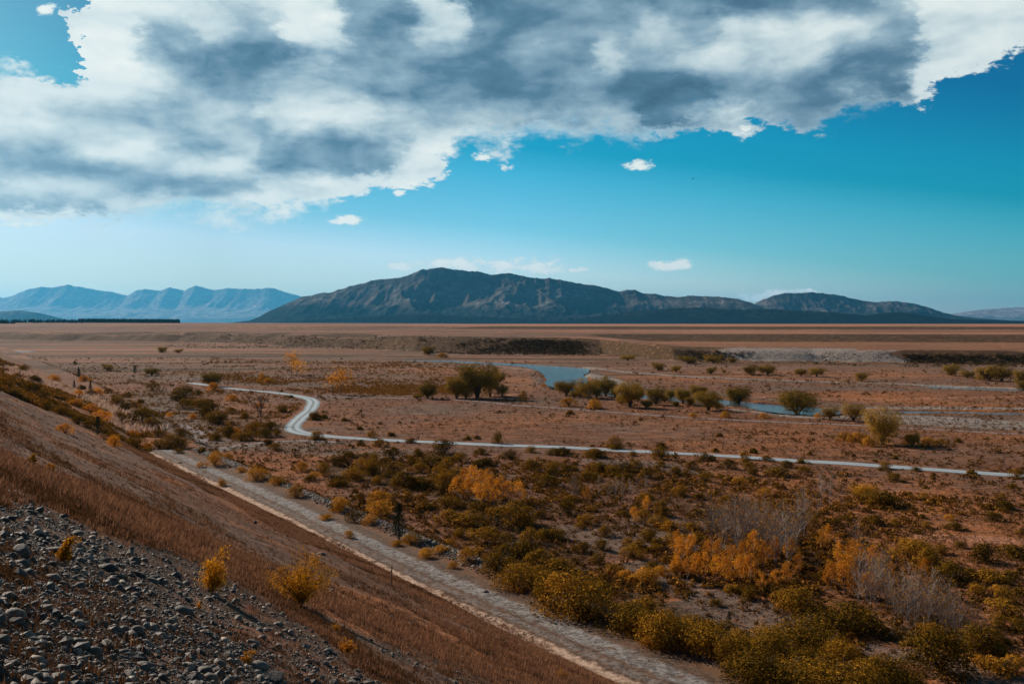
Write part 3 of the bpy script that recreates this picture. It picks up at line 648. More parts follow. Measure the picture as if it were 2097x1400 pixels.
# ------------------------------------------------------------------ camera, sun, sky, haze
cam = bpy.data.cameras.new('camera'); co = bpy.data.objects.new('camera', cam); COL.objects.link(co)
co.location = (0, 0, EYE); co.rotation_euler = (math.radians(90), 0, 0); cam.lens = 35; cam.sensor_width = 36
cam.shift_y = -(700 - HY) / 2097.; cam.clip_start = .1; cam.clip_end = 150000; sc.camera = co
sun = bpy.data.lights.new('sun', 'SUN'); so = bpy.data.objects.new('sun', sun); COL.objects.link(so)
sun.energy = 5.0; sun.angle = math.radians(.5); sun.color = (1, .90, .78)
from mathutils import Vector
sd = Vector((math.sin(SUN_AZ) * math.cos(SUN_EL), math.cos(SUN_AZ) * math.cos(SUN_EL), math.sin(SUN_EL)))
so.rotation_euler = (-sd).to_track_quat('-Z', 'Y').to_euler(); so.location = (0, 0, 60)

w = bpy.data.worlds.new('World'); sc.world = w; w.use_nodes = True; nt = w.node_tree; nt.nodes.clear(); g = NT(nt)
sky = g.n('ShaderNodeTexSky', sky_type='NISHITA'); sky.sun_disc = False; sky.sun_elevation = SUN_EL; sky.sun_rotation = SUN_AZ
sky.altitude = 300; sky.air_density = 1.0; sky.dust_density = SKY_DUST if 'SKY_DUST' in globals() else .9; sky.ozone_density = 2.2
D = g.n('ShaderNodeNewGeometry').outputs['Incoming']
neg = g.n('ShaderNodeVectorMath', operation='SCALE'); g.l(D, neg.inputs[0]); neg.inputs[3].default_value = -1.0
D = g.n('ShaderNodeTexCoord').outputs['Generated']
sp = g.n('ShaderNodeSeparateXYZ'); g.l(D, sp.inputs[0]); X, Y, Zc = sp.outputs
az = g.m('ARCTAN2', X, Y); azc = g.m('MAXIMUM', g.m('MINIMUM', az, .75), -.75)
hyp = g.m('SQRT', g.m('ADD', g.m('ADD', g.m('MULTIPLY', X, X), g.m('MULTIPLY', Y, Y)), 1e-6))
Z0 = g.m('DIVIDE', g.m('DIVIDE', Zc, hyp), g.m('COSINE', azc)); A0 = g.m('TANGENT', azc)
Sv = g.stretch(D, 1, 1, 2.0)
dn = g.noise(Sv, 7.5, 7, .62, col=True); ds = g.n('ShaderNodeSeparateColor'); g.l(dn, ds.inputs[0])
dn2 = g.noise(Sv, 30, 6, .65, col=True); ds2 = g.n('ShaderNodeSeparateColor'); g.l(dn2, ds2.inputs[0])
def warp(base, a1, c1, a2, c2): return g.m('ADD', g.m('ADD', base, g.m('MULTIPLY', g.m('SUBTRACT', c1, .5), a1)), g.m('MULTIPLY', g.m('SUBTRACT', c2, .5), a2))
A = warp(A0, .07, ds.outputs[0], .02, ds2.outputs[0]); Zs = warp(Z0, .030, ds.outputs[1], .014, ds2.outputs[1])
PX0, PX1 = HX - .93 * F, HX + .93 * F
def nx_(px): return (px - PX0) / (PX1 - PX0)
An = g.m('DIVIDE', g.m('ADD', A, .93), 1.86)
def curve(pts, xin):
    """pts: (photo px, value 0..1) -> float curve over azimuth"""
    nd = g.n('ShaderNodeFloatCurve'); g.put(nd.inputs['Value'], xin); cm = nd.mapping; cm.use_clip = False; cu = cm.curves[0]
    pts = [(nx_(p), v) for p, v in pts]; pts = [(0, pts[0][1])] + pts + [(1, pts[-1][1])]
    while len(cu.points) < len(pts): cu.points.new(.5, .5)
    for p, (a, b) in zip(cu.points, pts): p.location = (a, b); p.handle_type = 'AUTO_CLAMPED'
    cm.update(); return nd.outputs[0]
def zt(py): return (HY - py) / F
LOW = [(-800, 468), (-300, 470), (0, 466), (60, 458), (110, 462), (200, 470), (300, 465), (345, 455), (400, 450), (450, 462), (510, 456), (600, 432), (650, 418), (700, 398), (730, 382), (780, 378), (850, 374), (900, 352), (925, 338), (945, 318), (985, 308), (1050, 312), (1100, 287), (1200, 285), (1330, 290), (1400, 272), (1500, 257), (1600, 250), (1650, 268), (1700, 246), (1800, 216), (1870, 203), (1900, 195), (1940, 168), (2000, 132), (2050, 112), (2100, 98), (2250, 40), (2400, -80), (2800, -300)]
UP = [(-800, 160), (-100, 118), (0, 130), (60, 143), (100, 160), (135, 170), (155, 160), (168, 60), (178, -260), (230, -600), (2800, -600)]
lowz = g.m('MULTIPLY', curve([(p, zt(v) / .7) for p, v in LOW], An), .7)
Aw = warp(A0, .11, ds.outputs[2], .07, ds2.outputs[2]); upz = g.m('MULTIPLY', curve([(p, zt(v) / .7) for p, v in UP], g.m('DIVIDE', g.m('ADD', Aw, .93), 1.86)), .7)
e1 = g.m('SUBTRACT', Zs, lowz); e2 = g.m('SUBTRACT', upz, Zs)
e = g.m('MINIMUM', e1, g.m('MULTIPLY', e2, 1.0))
cn = g.m('ADD', g.m('MULTIPLY', g.m('SUBTRACT', g.noise(Sv, 20, 9, .60), .5), .085), g.m('MULTIPLY', g.m('SUBTRACT', g.noise(Sv, 80, 6, .65), .5), .020)); cnf = cn
e = g.m('ADD', e, cnf)
cover = g.ss(e, -.007, g.m('ADD', .002, g.m('MULTIPLY', g.ss(g.noise(Sv, 6, 2, .5), .42, .62), .030)))
ROWS = [
 (0, [(-300, .5), (150, .85), (250, .95), (430, .85), (480, .7), (560, .85), (620, .98), (690, .8), (730, .45), (790, .45), (850, .8), (900, .9), (950, .3), (1000, .2), (1080, .28), (1150, .34), (1220, .22), (1400, .2), (1520, .16), (1590, .22), (1660, .3), (1720, .25), (1800, .55), (1850, .6), (1900, .9), (2000, .95), (2100, .85)]),
 (60, [(-300, .6), (150, .95), (240, .97), (290, .75), (330, .5), (385, .52), (420, .72), (480, .62), (550, .55), (590, .9), (650, .98), (700, .78), (740, .42), (800, .36), (860, .6), (910, .7), (960, .3), (1050, .2), (1120, .22), (1200, .26), (1290, .4), (1340, .62), (1400, .45), (1470, .7), (1550, .82), (1620, .74), (1680, .8), (1750, .66), (1820, .5), (1860, .48), (1900, .9), (2000, .94), (2100, .85)]),
 (120, [(-300, .8), (150, .93), (220, .97), (270, .7), (320, .46), (380, .34), (450, .26), (520, .25), (590, .35), (640, .55), (690, .36), (760, .45), (840, .4), (900, .28), (1000, .18), (1080, .28), (1130, .2), (1200, .28), (1245, .58), (1290, .42), (1400, .66), (1500, .74), (1560, .62), (1640, .68), (1700, .52), (1780, .32), (1850, .35), (1890, .85), (1960, .93), (2100, .85)]),
 (180, [(-300, .9), (0, .96), (200, .96), (300, .84), (360, .62), (430, .44), (500, .34), (560, .5), (640, .55), (720, .48), (800, .32), (870, .22), (940, .18), (1000, .10), (1060, .16), (1130, .26), (1210, .38), (1260, .18), (1330, .10), (1420, .08), (1480, .25), (1560, .38), (1640, .34), (1720, .2), (1800, .17), (1855, .24), (1890, .75), (2000, .9)]),
 (240, [(-300, .9), (0, .93), (80, .8), (150, .6), (230, .52), (300, .5), (380, .6), (460, .64), (520, .6), (570, .78), (620, .92), (700, .94), (760, .86), (820, .6), (880, .48), (960, .45), (1040, .5), (1100, .4), (1180, .5), (1250, .62), (1310, .25), (1370, .12), (1440, .32), (1530, .6), (1600, .48), (1660, .36), (1740, .45), (1850, .4), (2000, .8)]),
 (300, [(-300, .7), (0, .55), (60, .5), (120, .6), (190, .74), (260, .84), (320, .75), (370, .55), (430, .48), (500, .58), (550, .42), (610, .36), (700, .32), (760, .36), (820, .6), (860, .9), (940, .97), (1050, .9), (1200, .8), (1330, .85), (1500, .85), (1700, .7)]),
 (340, [(-300, .5), (0, .46), (100, .46), (180, .40), (260, .42), (330, .60), (400, .76), (440, .84), (500, .80), (540, .62), (600, .36), (680, .30), (760, .36), (830, .7), (880, .93), (1000, .95)]),
 (380, [(-300, .5), (0, .70), (60, .82), (130, .80), (190, .66), (260, .52), (340, .44), (430, .42), (510, .48), (560, .76), (620, .84), (680, .94), (760, .95)]),
 (425, [(-300, .5), (0, .48), (80, .52), (150, .5), (195, .56), (235, .85), (310, .93), (420, .92), (520, .9), (640, .9)]),
 (460, [(-300, .6), (0, .9), (60, .9), (90, .55), (160, .5), (250, .5), (290, .75), (400, .9), (600, .9)]),
]
Ab = warp(A0, .10, ds.outputs[0], .035, ds2.outputs[0]); Abn = g.m('DIVIDE', g.m('ADD', Ab, .93), 1.86); Zb = warp(Z0, .045, ds.outputs[1], .016, ds2.outputs[1])
lum = None
for i, (py, pts) in enumerate(ROWS):
    c = curve(pts, Abn)
    if lum is None: lum = c
    else: lum = g.mixf(g.ss(Zb, zt(ROWS[i - 1][0]), zt(py)), lum, c)
over = g.ss(Z0, .33, .8); lum = g.mixf(over, lum, .45)
# lit fringes
fr = curve([(-300, .93), (600, .93), (1000, .9), (1150, .80), (1350, .76), (1450, .60), (1520, .78), (1560, .55), (1700, .42), (1850, .5), (1885, .84), (2100, .84)], Abn)
lum = g.mixf(g.m('SUBTRACT', 1.0, g.ss(e, .002, .024)), lum, g.m('MAXIMUM', lum, fr))
Sw = g.stretch(D, 1, 1, 3.2); n1 = g.noise(Sw, 10, 6, .52, .3); n2 = g.noise(Sw, 38, 5, .55, .3)
def relief(sc_, det, off):
    va = g.n('ShaderNodeVectorMath', operation='ADD'); g.l(Sv, va.inputs[0]); va.inputs[1].default_value = (-.7 * off, .35 * off, 1.1 * off)
    return g.m('SUBTRACT', g.noise(Sv, sc_, det, .55), g.noise(va.outputs[0], sc_, det, .55))
rel = g.m('ADD', g.m('MULTIPLY', relief(7, 2.5, .035), .50), g.m('MULTIPLY', relief(24, 3, .010), .28))
lum = g.m('ADD', lum, g.m('MULTIPLY', g.m('SUBTRACT', n1, .5), .42)); lum = g.m('ADD', lum, g.m('MULTIPLY', g.m('SUBTRACT', n2, .5), .12)); bil = g.m('ABSOLUTE', g.m('SUBTRACT', g.noise(Sv, 8, 5, .5, .6), .5)); bil2 = g.m('ABSOLUTE', g.m('SUBTRACT', g.noise(Sv, 24, 4, .5, .4), .5)); lum = g.m('ADD', lum, g.m('ADD', g.m('MULTIPLY', g.m('SUBTRACT', bil, .07), .95), g.m('MULTIPLY', g.m('SUBTRACT', bil2, .06), .35))); lum = g.m('ADD', lum, rel); lum = g.m('ADD', g.m('MULTIPLY', lum, .88), .02)
ccol = g.ramp(lum, [(0, (.052, .115, .175)), (.2, (.10, .20, .29)), (.42, (.27, .40, .49)), (.62, (.52, .64, .68)), (.80, (.72, .81, .81)), (1.0, (.88, .92, .88))])
# detached puffs
puffs = [(710, 450, 42, 11), (1312, 338, 36, 12), (990, 316, 24, 15), (1522, 268, 30, 20), (1382, 541, 62, 14), (1070, 544, 105, 20), (950, 541, 110, 18), (850, 547, 60, 12), (1186, 552, 24, 6), (735, 392, 28, 12), (817, 397, 14, 8), (97, 22, 22, 16), (1570, 606, 70, 14), (45, 460, 60, 9), (1640, 598, 40, 6)]
pf = None
Ap = warp(A0, .020, ds2.outputs[0], .0, ds2.outputs[0]); Zp = warp(Z0, .010, ds2.outputs[1], .0, ds2.outputs[0]); pn = g.m('MULTIPLY', g.m('SUBTRACT', g.noise(Sv, 52, 8, .72), .5), 4.8)
for (cx, cy, rx, ry) in puffs:
    a = g.m('DIVIDE', g.m('SUBTRACT', Ap, (cx - HX) / F), rx / F); b = g.m('DIVIDE', g.m('SUBTRACT', Zp, zt(cy)), ry / F)
    q = g.m('SUBTRACT', 1.0, g.m('ADD', g.m('MULTIPLY', a, a), g.m('MULTIPLY', b, b))); pf = q if pf is None else g.m('MAXIMUM', pf, q)
pf = g.m('ADD', pf, pn); front = g.ss(Y, .3, .5)
pcov = g.m('MULTIPLY', g.m('MULTIPLY', g.ss(pf, -.1, .9), .97), front)
pcol = g.mix(g.ss(pf, 0, 1.2), (.62, .78, .80), (.90, .93, .88))
# blue sky: the physical sky, graded towards teal
gf = g.m('DIVIDE', g.m('ADD', Z0, g.m('MULTIPLY', A0, .1)), .35)
gr = g.ramp(gf, [(q / .35, (a / 2, b / 2, c / 2)) for q, (a, b, c) in [(0., (.95, 1.12, 1.22)), (.057, (1.0, 1.20, 1.36)), (.095, (.42, .96, 1.10)), (.15, (.15, .82, .95)), (.178, (.015, .67, .79)), (.21, (.01, .66, .81)), (.29, (.01, .43, .66))]])
lf = g.ramp(g.m('ADD', A0, .5), [(0, (.36, .345, .36)), (.2, (.325, .325, .335)), (.5, (.47, .47, .49)), (.7, (.5, .5, .5))])
skc = g.mix(1.0, sky.outputs[0], g.mix(1.0, gr, lf, 'MULTIPLY'), 'MULTIPLY'); skc = g.mix(1.0, skc, (4., 4., 4.), 'MULTIPLY')
STR = .10; SEEN = .79
def up(c): return g.mix(1.0, c, (1 / STR, 1 / STR, 1 / STR), 'MULTIPLY')
skc = g.mix(g.m('MULTIPLY', g.ss(A0, -.22, -.62), .42), skc, up((.42, .66, .72))) if False else g.mix(g.m('MULTIPLY', g.m('MULTIPLY', g.ss(A0, -.25, -.60), front), .40), skc, up((.40, .64, .70)))
col = g.mix(pcov, skc, up(pcol)); col = g.mix(cover, col, up(ccol))
# Color outputs of MULTIPLY mix may exceed 1: keep unclamped
bg = g.n('ShaderNodeBackground'); g.l(col, bg.inputs[0]); bg.inputs[1].default_value = STR * SEEN
wo = g.n('ShaderNodeOutputWorld'); g.l(bg.outputs[0], wo.inputs[0])
w.cycles.sampling_method = 'MANUAL'; w.cycles.sample_map_resolution = 512

if not globals().get('NO_HAZE'):
    import bmesh
    bm = bmesh.new(); bmesh.ops.create_cube(bm, size=1)
    for v in bm.verts: v.co = (v.co.x * 110000, v.co.y * 110000, (-8 if v.co.z < 0 else 1450))
    me = bpy.data.meshes.new('haze'); bm.to_mesh(me); bm.free(); hz = bpy.data.objects.new('haze', me); COL.objects.link(hz)
    m, nt = new_mat('haze_air'); g2 = NT(nt); pv = g2.n('ShaderNodeVolumePrincipled'); pv.inputs['Color'].default_value = (.10, .50, .86, 1); pv.inputs['Density'].default_value = HAZE_D if 'HAZE_D' in globals() else 1.75e-5
    pv.inputs['Anisotropy'].default_value = .35
    oo = g2.n('ShaderNodeOutputMaterial'); g2.l(pv.outputs[0], oo.inputs['Volume']); me.materials.append(m)
    stuff(hz, 'pale blue haze filling the air over the valley and hills', 'haze')

sc.view_settings.view_transform = 'Standard'; sc.view_settings.look = 'None'; sc.view_settings.exposure = .34; sc.view_settings.gamma = 1
sc.cycles.use_denoising = True; sc.cycles.max_bounces = 5; sc.cycles.diffuse_bounces = 2; sc.cycles.glossy_bounces = 2; sc.cycles.transmission_bounces = 3; sc.cycles.volume_bounces = 0
sc.cycles.sample_clamp_indirect = 6
print('setting ok')
# ------------------------------------------------------------------ plants placed one by one
ORD = ['zeroth', 'first', 'second', 'third', 'fourth', 'fifth', 'sixth', 'seventh', 'eighth', 'ninth', 'tenth', 'eleventh', 'twelfth', 'thirteenth', 'fourteenth', 'fifteenth', 'sixteenth', 'seventeenth', 'eighteenth', 'nineteenth']
TENS = {20: 'twenty', 30: 'thirty', 40: 'forty', 50: 'fifty', 60: 'sixty', 70: 'seventy', 80: 'eighty', 90: 'ninety'}
def ordinal(n):
    if n < 20: return ORD[n]
    t = n // 10 * 10
    return TENS[t].replace('y', 'ieth') if n == t else TENS[t] + '-' + ORD[n - t]
def crop(ox, oy, s, rows): return [(ox + r[0] / s, oy + r[1] / s, r[2] / s, (r[3] / s if len(r) > 3 and r[3] else None)) for r in rows]
C3 = lambda rows: crop(0, 700, 2.996, rows)
C4 = lambda rows: crop(500, 700, 2.621, rows)
C5 = lambda rows: crop(1200, 700, 2.338, rows)
C6 = lambda rows: crop(0, 950, 2.996, rows)
C7 = lambda rows: crop(600, 950, 2.621, rows)
C8 = lambda rows: crop(1300, 950, 2.631, rows)

B_ = {}   # mesh variants (shared data)
for kind, mt, sp in (('olive', 'olive', 0.), ('amber', 'amber', .25), ('rust', 'rust', .3)):
    B_[kind] = {
        'hi': [bush_mesh('foliage', 100 + i, 5200, .0160, MAT[mt], h=.60 + .06 * i, nl=17, ragged=.42, spike=sp + .3) for i in range(3)],
        'mid': [bush_mesh('foliage', 120 + i, 1700, .024, MAT[mt], h=.58 + .06 * i, nl=10, ragged=.3, spike=sp) for i in range(4)],
        'lo': [bush_mesh('foliage', 140 + i, 420, .050, MAT[mt], h=.56 + .06 * i, nl=7, ragged=.35, spike=sp) for i in range(4)]}
STEM = [stems_mesh('stems', 160 + i, .5, .34, 14, MAT['bark'], .010) for i in range(3)]
def empty(name, loc, rz=0., s=(1, 1, 1)):
    o = bpy.data.objects.new(name, None); COL.objects.link(o); o.location = loc; o.rotation_euler = (0, 0, rz); o.scale = s; o.empty_display_size = .2; return o
def inst(name, data, parent=None, loc=(0, 0, 0), rz=0., s=(1, 1, 1)):
    o = bpy.data.objects.new(name, data); COL.objects.link(o)
    if parent is not None: o.parent = parent
    else: o.location = loc; o.rotation_euler = (0, 0, rz); o.scale = s
    return o
R = random.Random(5)
CUT = 19
def place(rows):
    """unproject photo positions, add metres per photo pixel"""
    x, y, z = at([r[0] for r in rows], [r[1] for r in rows]); out = []
    for r, a, b, c in zip(rows, x, y, z):
        if b == b: out.append((float(a), float(b), float(c), r, float(b) / F))
    return out
COLW = {'olive': 'olive', 'amber': 'amber', 'rust': 'rusty'}
SMALL = []; CNT = {'bush': 0, 'shrub': 0}
def bushes(rows, kind, where, group, hk=.62, k=1.):
    P = place(rows); nm = 'bush' if kind == 'olive' else 'shrub'
    if kind == 'olive': SMALL.extend((p[0], p[1], p[3][2] * p[4] * 1.1) for p in P if p[3][2] < CUT); P = [p for p in P if p[3][2] >= CUT]
    P.sort(key=lambda p: p[3][0]); n = len(P); CNT[nm] += n
    for i, (x, y, z, r, mpp) in enumerate(P):
        w = r[2] * mpp * k; h = (r[3] * mpp if r[3] else w * hk); px = r[2]
        lod = 'hi' if px > 75 else ('mid' if px > 22 else 'lo'); D = B_[kind][lod]; d = D[R.randrange(len(D))]
        s = (w * 1.42, w * R.uniform(1.1, 1.6), h / .58 * R.uniform(.8, 1.15)); rz = R.uniform(0, 6.28)
        size = 'big' if w > 4 else ('small' if w < 1.4 else 'mid-sized')
        if lod == 'lo':
            o = inst(nm, d, None, (x, y, z - .03 * w), rz, s)
        else:
            o = empty(nm, (x, y, z - .03 * w), rz, s); inst('foliage', d, o); inst('stems', STEM[R.randrange(3)], o)
        tag(o, f'{size} {COLW[kind]} {nm}, {ordinal(i + 1)} from left {where}', nm, group)

# --- olive thickets
bushes(C3([(150,260,60),(215,235,80),(30,285,100),(90,330,110),(200,335,190),(255,360,130),(290,420,130),(370,445,150),(480,505,150),(550,535,140),(240,245,60),(690,600,120),(640,560,80),(130,300,90),(330,395,90)]), 'olive', 'in the gully behind the near slope', 'olive bushes in the gully', k=.74)
bushes(C3([(150,190,80),(560,340,70),(640,370,70),(665,312,60),(700,352,70),(780,340,65),(720,402,130),(780,432,100),(730,492,90),(860,522,160),(930,535,130),(880,472,110),(970,582,100),(840,655,120),(980,652,140),(1050,650,110),(1110,652,120),(1105,577,95),(865,375,45),(620,440,70),(400,300,60),(600,392,60),(820,400,60),(940,300,80),(350,310,50),(1240,672,50),(1090,684,70),(500,290,50)]), 'olive', 'on the flat above the track end', 'olive bushes above the track end')
bushes(C3([(1130,340,130),(1090,362,80),(1130,412,100),(1230,402,120),(1280,392,120),(1250,465,120),(1340,503,110),(1290,492,90),(1410,438,75),(1415,512,60),(1560,556,90),(1620,582,100),(1660,542,90),(1730,432,75),(1700,582,70),(1480,604,120),(1550,603,90),(1400,585,100),(1325,603,70),(1640,632,70),(1690,662,75),(1940,602,70),(1180,385,90),(1210,330,60),(1310,420,70),(1370,475,70),(1500,470,60),(1590,520,60),(1075,320,40),(1270,440,60)]), 'olive', 'between the gravel patch and the road bend', 'olive bushes left of the road bend')
bushes(C4([(375,418,62),(425,410,42),(685,516,55),(895,541,62),(730,561,75),(630,556,55),(390,522,75),(1360,545,60,66),(1540,592,62),(1680,606,95),(1890,618,115),(1995,574,85),(130,556,60),(540,425,36),(210,375,40),(1750,388,40),(250,300,30),(790,505,40),(1200,525,40),(620,470,36),(1250,520,36)]) + C5([(140,508,80),(360,545,60),(565,565,62),(600,563,42),(620,525,34),(860,568,62),(1030,580,42),(1430,606,62),(1580,618,52),(1845,632,42),(2060,650,72),(220,545,50),(760,560,50),(640,453,34),(360,505,50),(800,530,40),(1070,540,30),(1480,560,30),(1780,480,36)]), 'olive', 'strung along the pale gravel road', 'olive bushes along the gravel road')
bushes(C4([(1275,602,72),(1250,672,65),(1710,600,70),(805,637,115),(700,645,80),(760,650,70),(485,662,105),(560,662,115),(640,692,115),(690,712,115),(770,702,95),(840,702,110),(850,782,140),(1010,682,150),(1080,692,110),(1160,642,90),(1300,662,110),(1430,627,85),(1065,602,135),(930,617,75),(500,772,110),(590,742,120),(940,782,130),(1080,772,130),(1150,742,120),(1060,725,110),(1740,692,90),(1670,692,100),(1620,772,130),(1850,742,110),(1920,702,110),(2030,702,110),(1540,692,100),(950,700,90),(1110,640,80),(560,610,50),(720,760,80),(780,740,80),(900,660,70),(650,640,70)]), 'olive', 'in the swath just below the road', 'olive bushes below the road')
bushes(C5([(50,552,95),(360,562,95),(355,596,60),(680,606,75),(790,613,65),(925,641,110),(510,608,65),(575,668,65),(1480,666,85),(60,622,90),(130,642,110),(200,662,110),(300,652,90),(760,588,60),(1400,788,135),(1330,765,90),(960,600,60),(240,610,60),(430,640,60),(1040,620,60),(640,650,50)]), 'olive', 'in open ground below the right of the road', 'olive bushes below the right of the road')
bushes(C7([(240,112,110),(330,82,90),(360,202,80),(330,312,90),(240,242,80),(615,182,62),(840,317,155),(830,235,130),(960,335,170),(1040,435,180),(900,392,95),(990,252,110),(1070,272,95),(1190,332,180),(1250,322,125),(710,242,95),(160,60,90),(420,60,80),(560,110,90),(640,120,90),(720,130,90),(800,160,100),(1330,290,70),(690,190,70),(1380,60,70),(1460,50,60),(90,90,60)]), 'olive', 'right of the small pine', 'olive bushes beside the small pine')
bushes(C7([(1090,575,190),(1230,485,190),(1330,545,160),(1420,565,180),(1200,665,240),(1380,405,155),(1430,405,100),(1360,660,170),(1480,805,330),(1350,762,170),(1780,885,310),(1650,740,160),(2000,955,270),(1560,830,160),(1310,620,150),(1130,500,120),(1280,420,120),(1900,800,160)]), 'olive', 'in the thicket lining the stony track', 'olive bushes lining the stony track')
bushes(C7([(1480,272,120),(1580,322,110),(1540,347,60),(1680,382,90),(1560,472,110),(1660,462,100),(1720,572,90),(1830,502,110),(1870,462,90),(1910,412,110),(1950,472,80),(1640,532,90),(1940,562,90),(1500,200,80),(1600,250,80),(1780,280,80),(1880,300,90),(1960,340,90),(1980,240,80),(1700,150,70),(1800,430,70)]), 'olive', 'on the open ground beyond the thicket', 'olive bushes beyond the thicket')
bushes(C8([(230,965,240),(400,1005,310),(560,1085,230),(650,1182,310),(800,1190,300),(880,970,340,150),(740,1065,270),(1000,1005,220),(1100,1065,210),(1080,1245,390),(1330,1205,270),(1480,1245,210),(60,930,180),(330,900,180),(480,940,150),(950,1130,230),(700,960,170),(1230,1130,160),(570,1000,170)]), 'olive', 'filling the near right corner', 'olive bushes in the near right corner')
bushes(C8([(1110,885,310,165),(1240,905,170),(1320,230,140),(1370,225,90),(880,785,210),(540,692,120),(440,762,85),(620,725,100),(60,412,80),(20,462,90),(120,455,90),(340,425,100),(250,170,90),(350,190,80),(500,210,80),(150,280,110),(60,220,90),(300,350,100),(200,440,110),(640,60,70),(1135,302,64),(1080,332,64),(965,335,95),(1000,640,90)]), 'olive', 'around the stand of bare saplings', 'olive bushes around the bare saplings')
bushes(C8([(1730,352,115),(1980,243,105),(1920,303,105),(1400,333,66),(1570,342,66),(1550,292,54),(1290,322,105),(1500,525,230),(1580,585,135,130),(1700,633,160),(1650,482,100),(1890,525,160),(2050,505,170),(1900,633,170),(2030,612,95),(1990,742,115),(2080,705,90),(1990,822,170),(1800,610,90),(1640,1115,340),(1840,1010,210),(1930,1025,160),(2060,900,130),(1760,450,70),(1530,375,50),(2040,125,36),(1960,880,120),(2085,380,60),(1450,440,80)]), 'olive', 'at the right edge of the view', 'olive bushes at the right edge')
bushes(C5([(2035,697,32),(1620,700,22),(1990,742,30),(1660,655,26)]) + C3([(1985,470,50),(1930,476,85)]), 'olive', 'standing alone near the road', 'lone olive bushes')
# --- orange and amber shrubs
bushes(C7([(460,272,140,110),(460,212,120,80),(250,252,100),(720,502,110),(790,472,100),(940,522,90,60),(1790,612,90),(1900,632,110),(2060,602,90,70),(1210,692,55),(640,430,90),(560,440,70),(840,440,70),(20,180,90,80),(180,300,70),(420,320,80),(300,400,60),(860,560,60),(1000,470,50)]) + C3([(1360,884,75),(1320,760,110),(1570,850,130),(1700,870,110),(1850,790,90),(1400,720,70),(1930,840,80),(1230,770,60),(1480,800,70)]), 'amber', 'scattered right of the rocky berm', 'amber shrubs right of the berm')
bushes(C8([(90,985,100),(60,645,140),(140,600,80),(1960,1130,190),(2050,1115,130),(1850,1080,100),(1700,980,110),(850,500,90),(1600,900,110),(1840,700,90),(1950,690,70),(1620,760,90),(1760,860,90),(800,760,70),(1560,180,60),(1250,160,150,60),(1050,600,70),(1700,300,50),(1930,590,70),(180,350,100),(560,110,80),(700,170,80)]), 'amber', 'among the right hand bushes', 'amber shrubs on the right')
bushes(C5([(1240,472,85,50),(1300,480,90,50),(1640,497,82,42),(1700,497,64,36),(1560,495,80),(510,362,40),(850,364,45),(670,360,50),(40,320,60,42),(1350,498,80,45),(1110,365,36)]) + C4([(1745,346,82,52),(1880,356,82,46),(1500,315,50,50),(1060,84,60,36),(1610,240,30)]) + C3([(1605,245,60,60),(1640,250,66)]), 'amber', 'near the willows by the river', 'amber shrubs near the willows')
bushes(C3([(520,240,70),(600,330,70),(330,260,90),(480,340,80),(400,560,100),(700,640,100),(620,480,110),(1180,470,60),(1450,560,60),(1040,460,40),(820,580,90),(900,660,80),(560,440,80),(460,390,90),(1310,300,100),(1420,360,80),(1600,400,70)]), 'rust', 'on the far left flats and gully', 'rust coloured shrubs on the left')
# --- close shrubs on the hillside, each built for itself
def close_shrub(px, py, wpx, hpx, seed, mat, lab, n, leaf_m, lean=(0, 0), nb=20, narrow=1.0, name='shrub'):
    x, y, z = at1(px, py); m = y / F; w = wpx * m; h = hpx * m; r = np.random.default_rng(seed)
    o = empty(name, (x, y, z)); P = []; tips = []
    for i in range(nb):
        a = r.uniform(0, 6.28); q = r.uniform(.15, 1.) ** .7; e = np.array([np.cos(a) * q * w * .5 * narrow + lean[0] * h, np.sin(a) * q * w * .45 * narrow + lean[1] * h, h * (1.02 - .42 * q ** 2) * r.uniform(.34, 1.05)])
        t = np.linspace(0, 1, 6)[:, None]; p = e * t ** np.array([1.3, 1.3, .85]) + r.normal(size=(6, 3)) * .015 * h * (t > 0)
        P.append(tube_np(p, h * np.linspace(.017, .004, 6), 5))
        for j in range(5):
            b = p[r.integers(1, 6)]; d = sphere_dirs(1, r, .4)[0] * h * r.uniform(.1, .24); P.append(tube_np([b, b + d], [h * .005, h * .002], 3)); tips += [b, b + .6 * d, b + d]
    tips = np.array(tips); tips = tips[tips[:, 2] > .12 * h]; n = int(n * 2.0); leaf_m *= 1.15; k = r.integers(0, len(tips), n); c = tips[k] + r.normal(size=(n, 3)) * h * .055
    v, f = leaves_np(c, sphere_dirs(n, r), leaf_m * r.uniform(.6, 1.3, n), r, .55)
    mesh_np('foliage', v, f, MAT[mat], parent=o); mesh_np('branches', *merge(P), MAT['bark'], parent=o); return tag(o, lab, 'shrub')
close_shrub(618, 1238, 145, 105, 301, 'yellow', 'broad rounded yellow-leaved shrub at the edge of the near rocks', 5200, .016, nb=34)
close_shrub(434, 1212, 58, 92, 302, 'yellow', 'slim upright yellow shrub rising out of the near rocks', 1500, .016, lean=(.02, 0), nb=14, narrow=1.0)
close_shrub(124, 1150, 44, 62, 303, 'yellow', 'leaning yellow sprig at the far left of the rocky slope', 520, .016, lean=(.42, 0), nb=8, narrow=.5)
close_shrub(508, 1357, 22, 30, 304, 'amber', 'tiny orange sprig beside the flat slab of rock', 260, .009, nb=7)
close_shrub(710, 1338, 38, 30, 305, 'rust', 'low rust brown bushlet on the stones near the bottom edge', 900, .009, nb=18)
close_shrub(66, 950, 16, 18, 306, 'amber', 'little yellow tuft high on the left slope', 200, .05, nb=8)
close_shrub(104, 966, 18, 16, 307, 'amber', 'orange tuft beside the little yellow tuft high on the left slope', 200, .04, nb=8)
close_shrub(690, 1292, 30, 22, 308, 'amber', 'loose orange sprig among cobbles right of the broad yellow shrub', 240, .010, nb=9)
close_shrub(408, 1246, 18, 14, 309, 'rust', 'small orange tuft below the slim upright yellow shrub', 160, .009, nb=7)
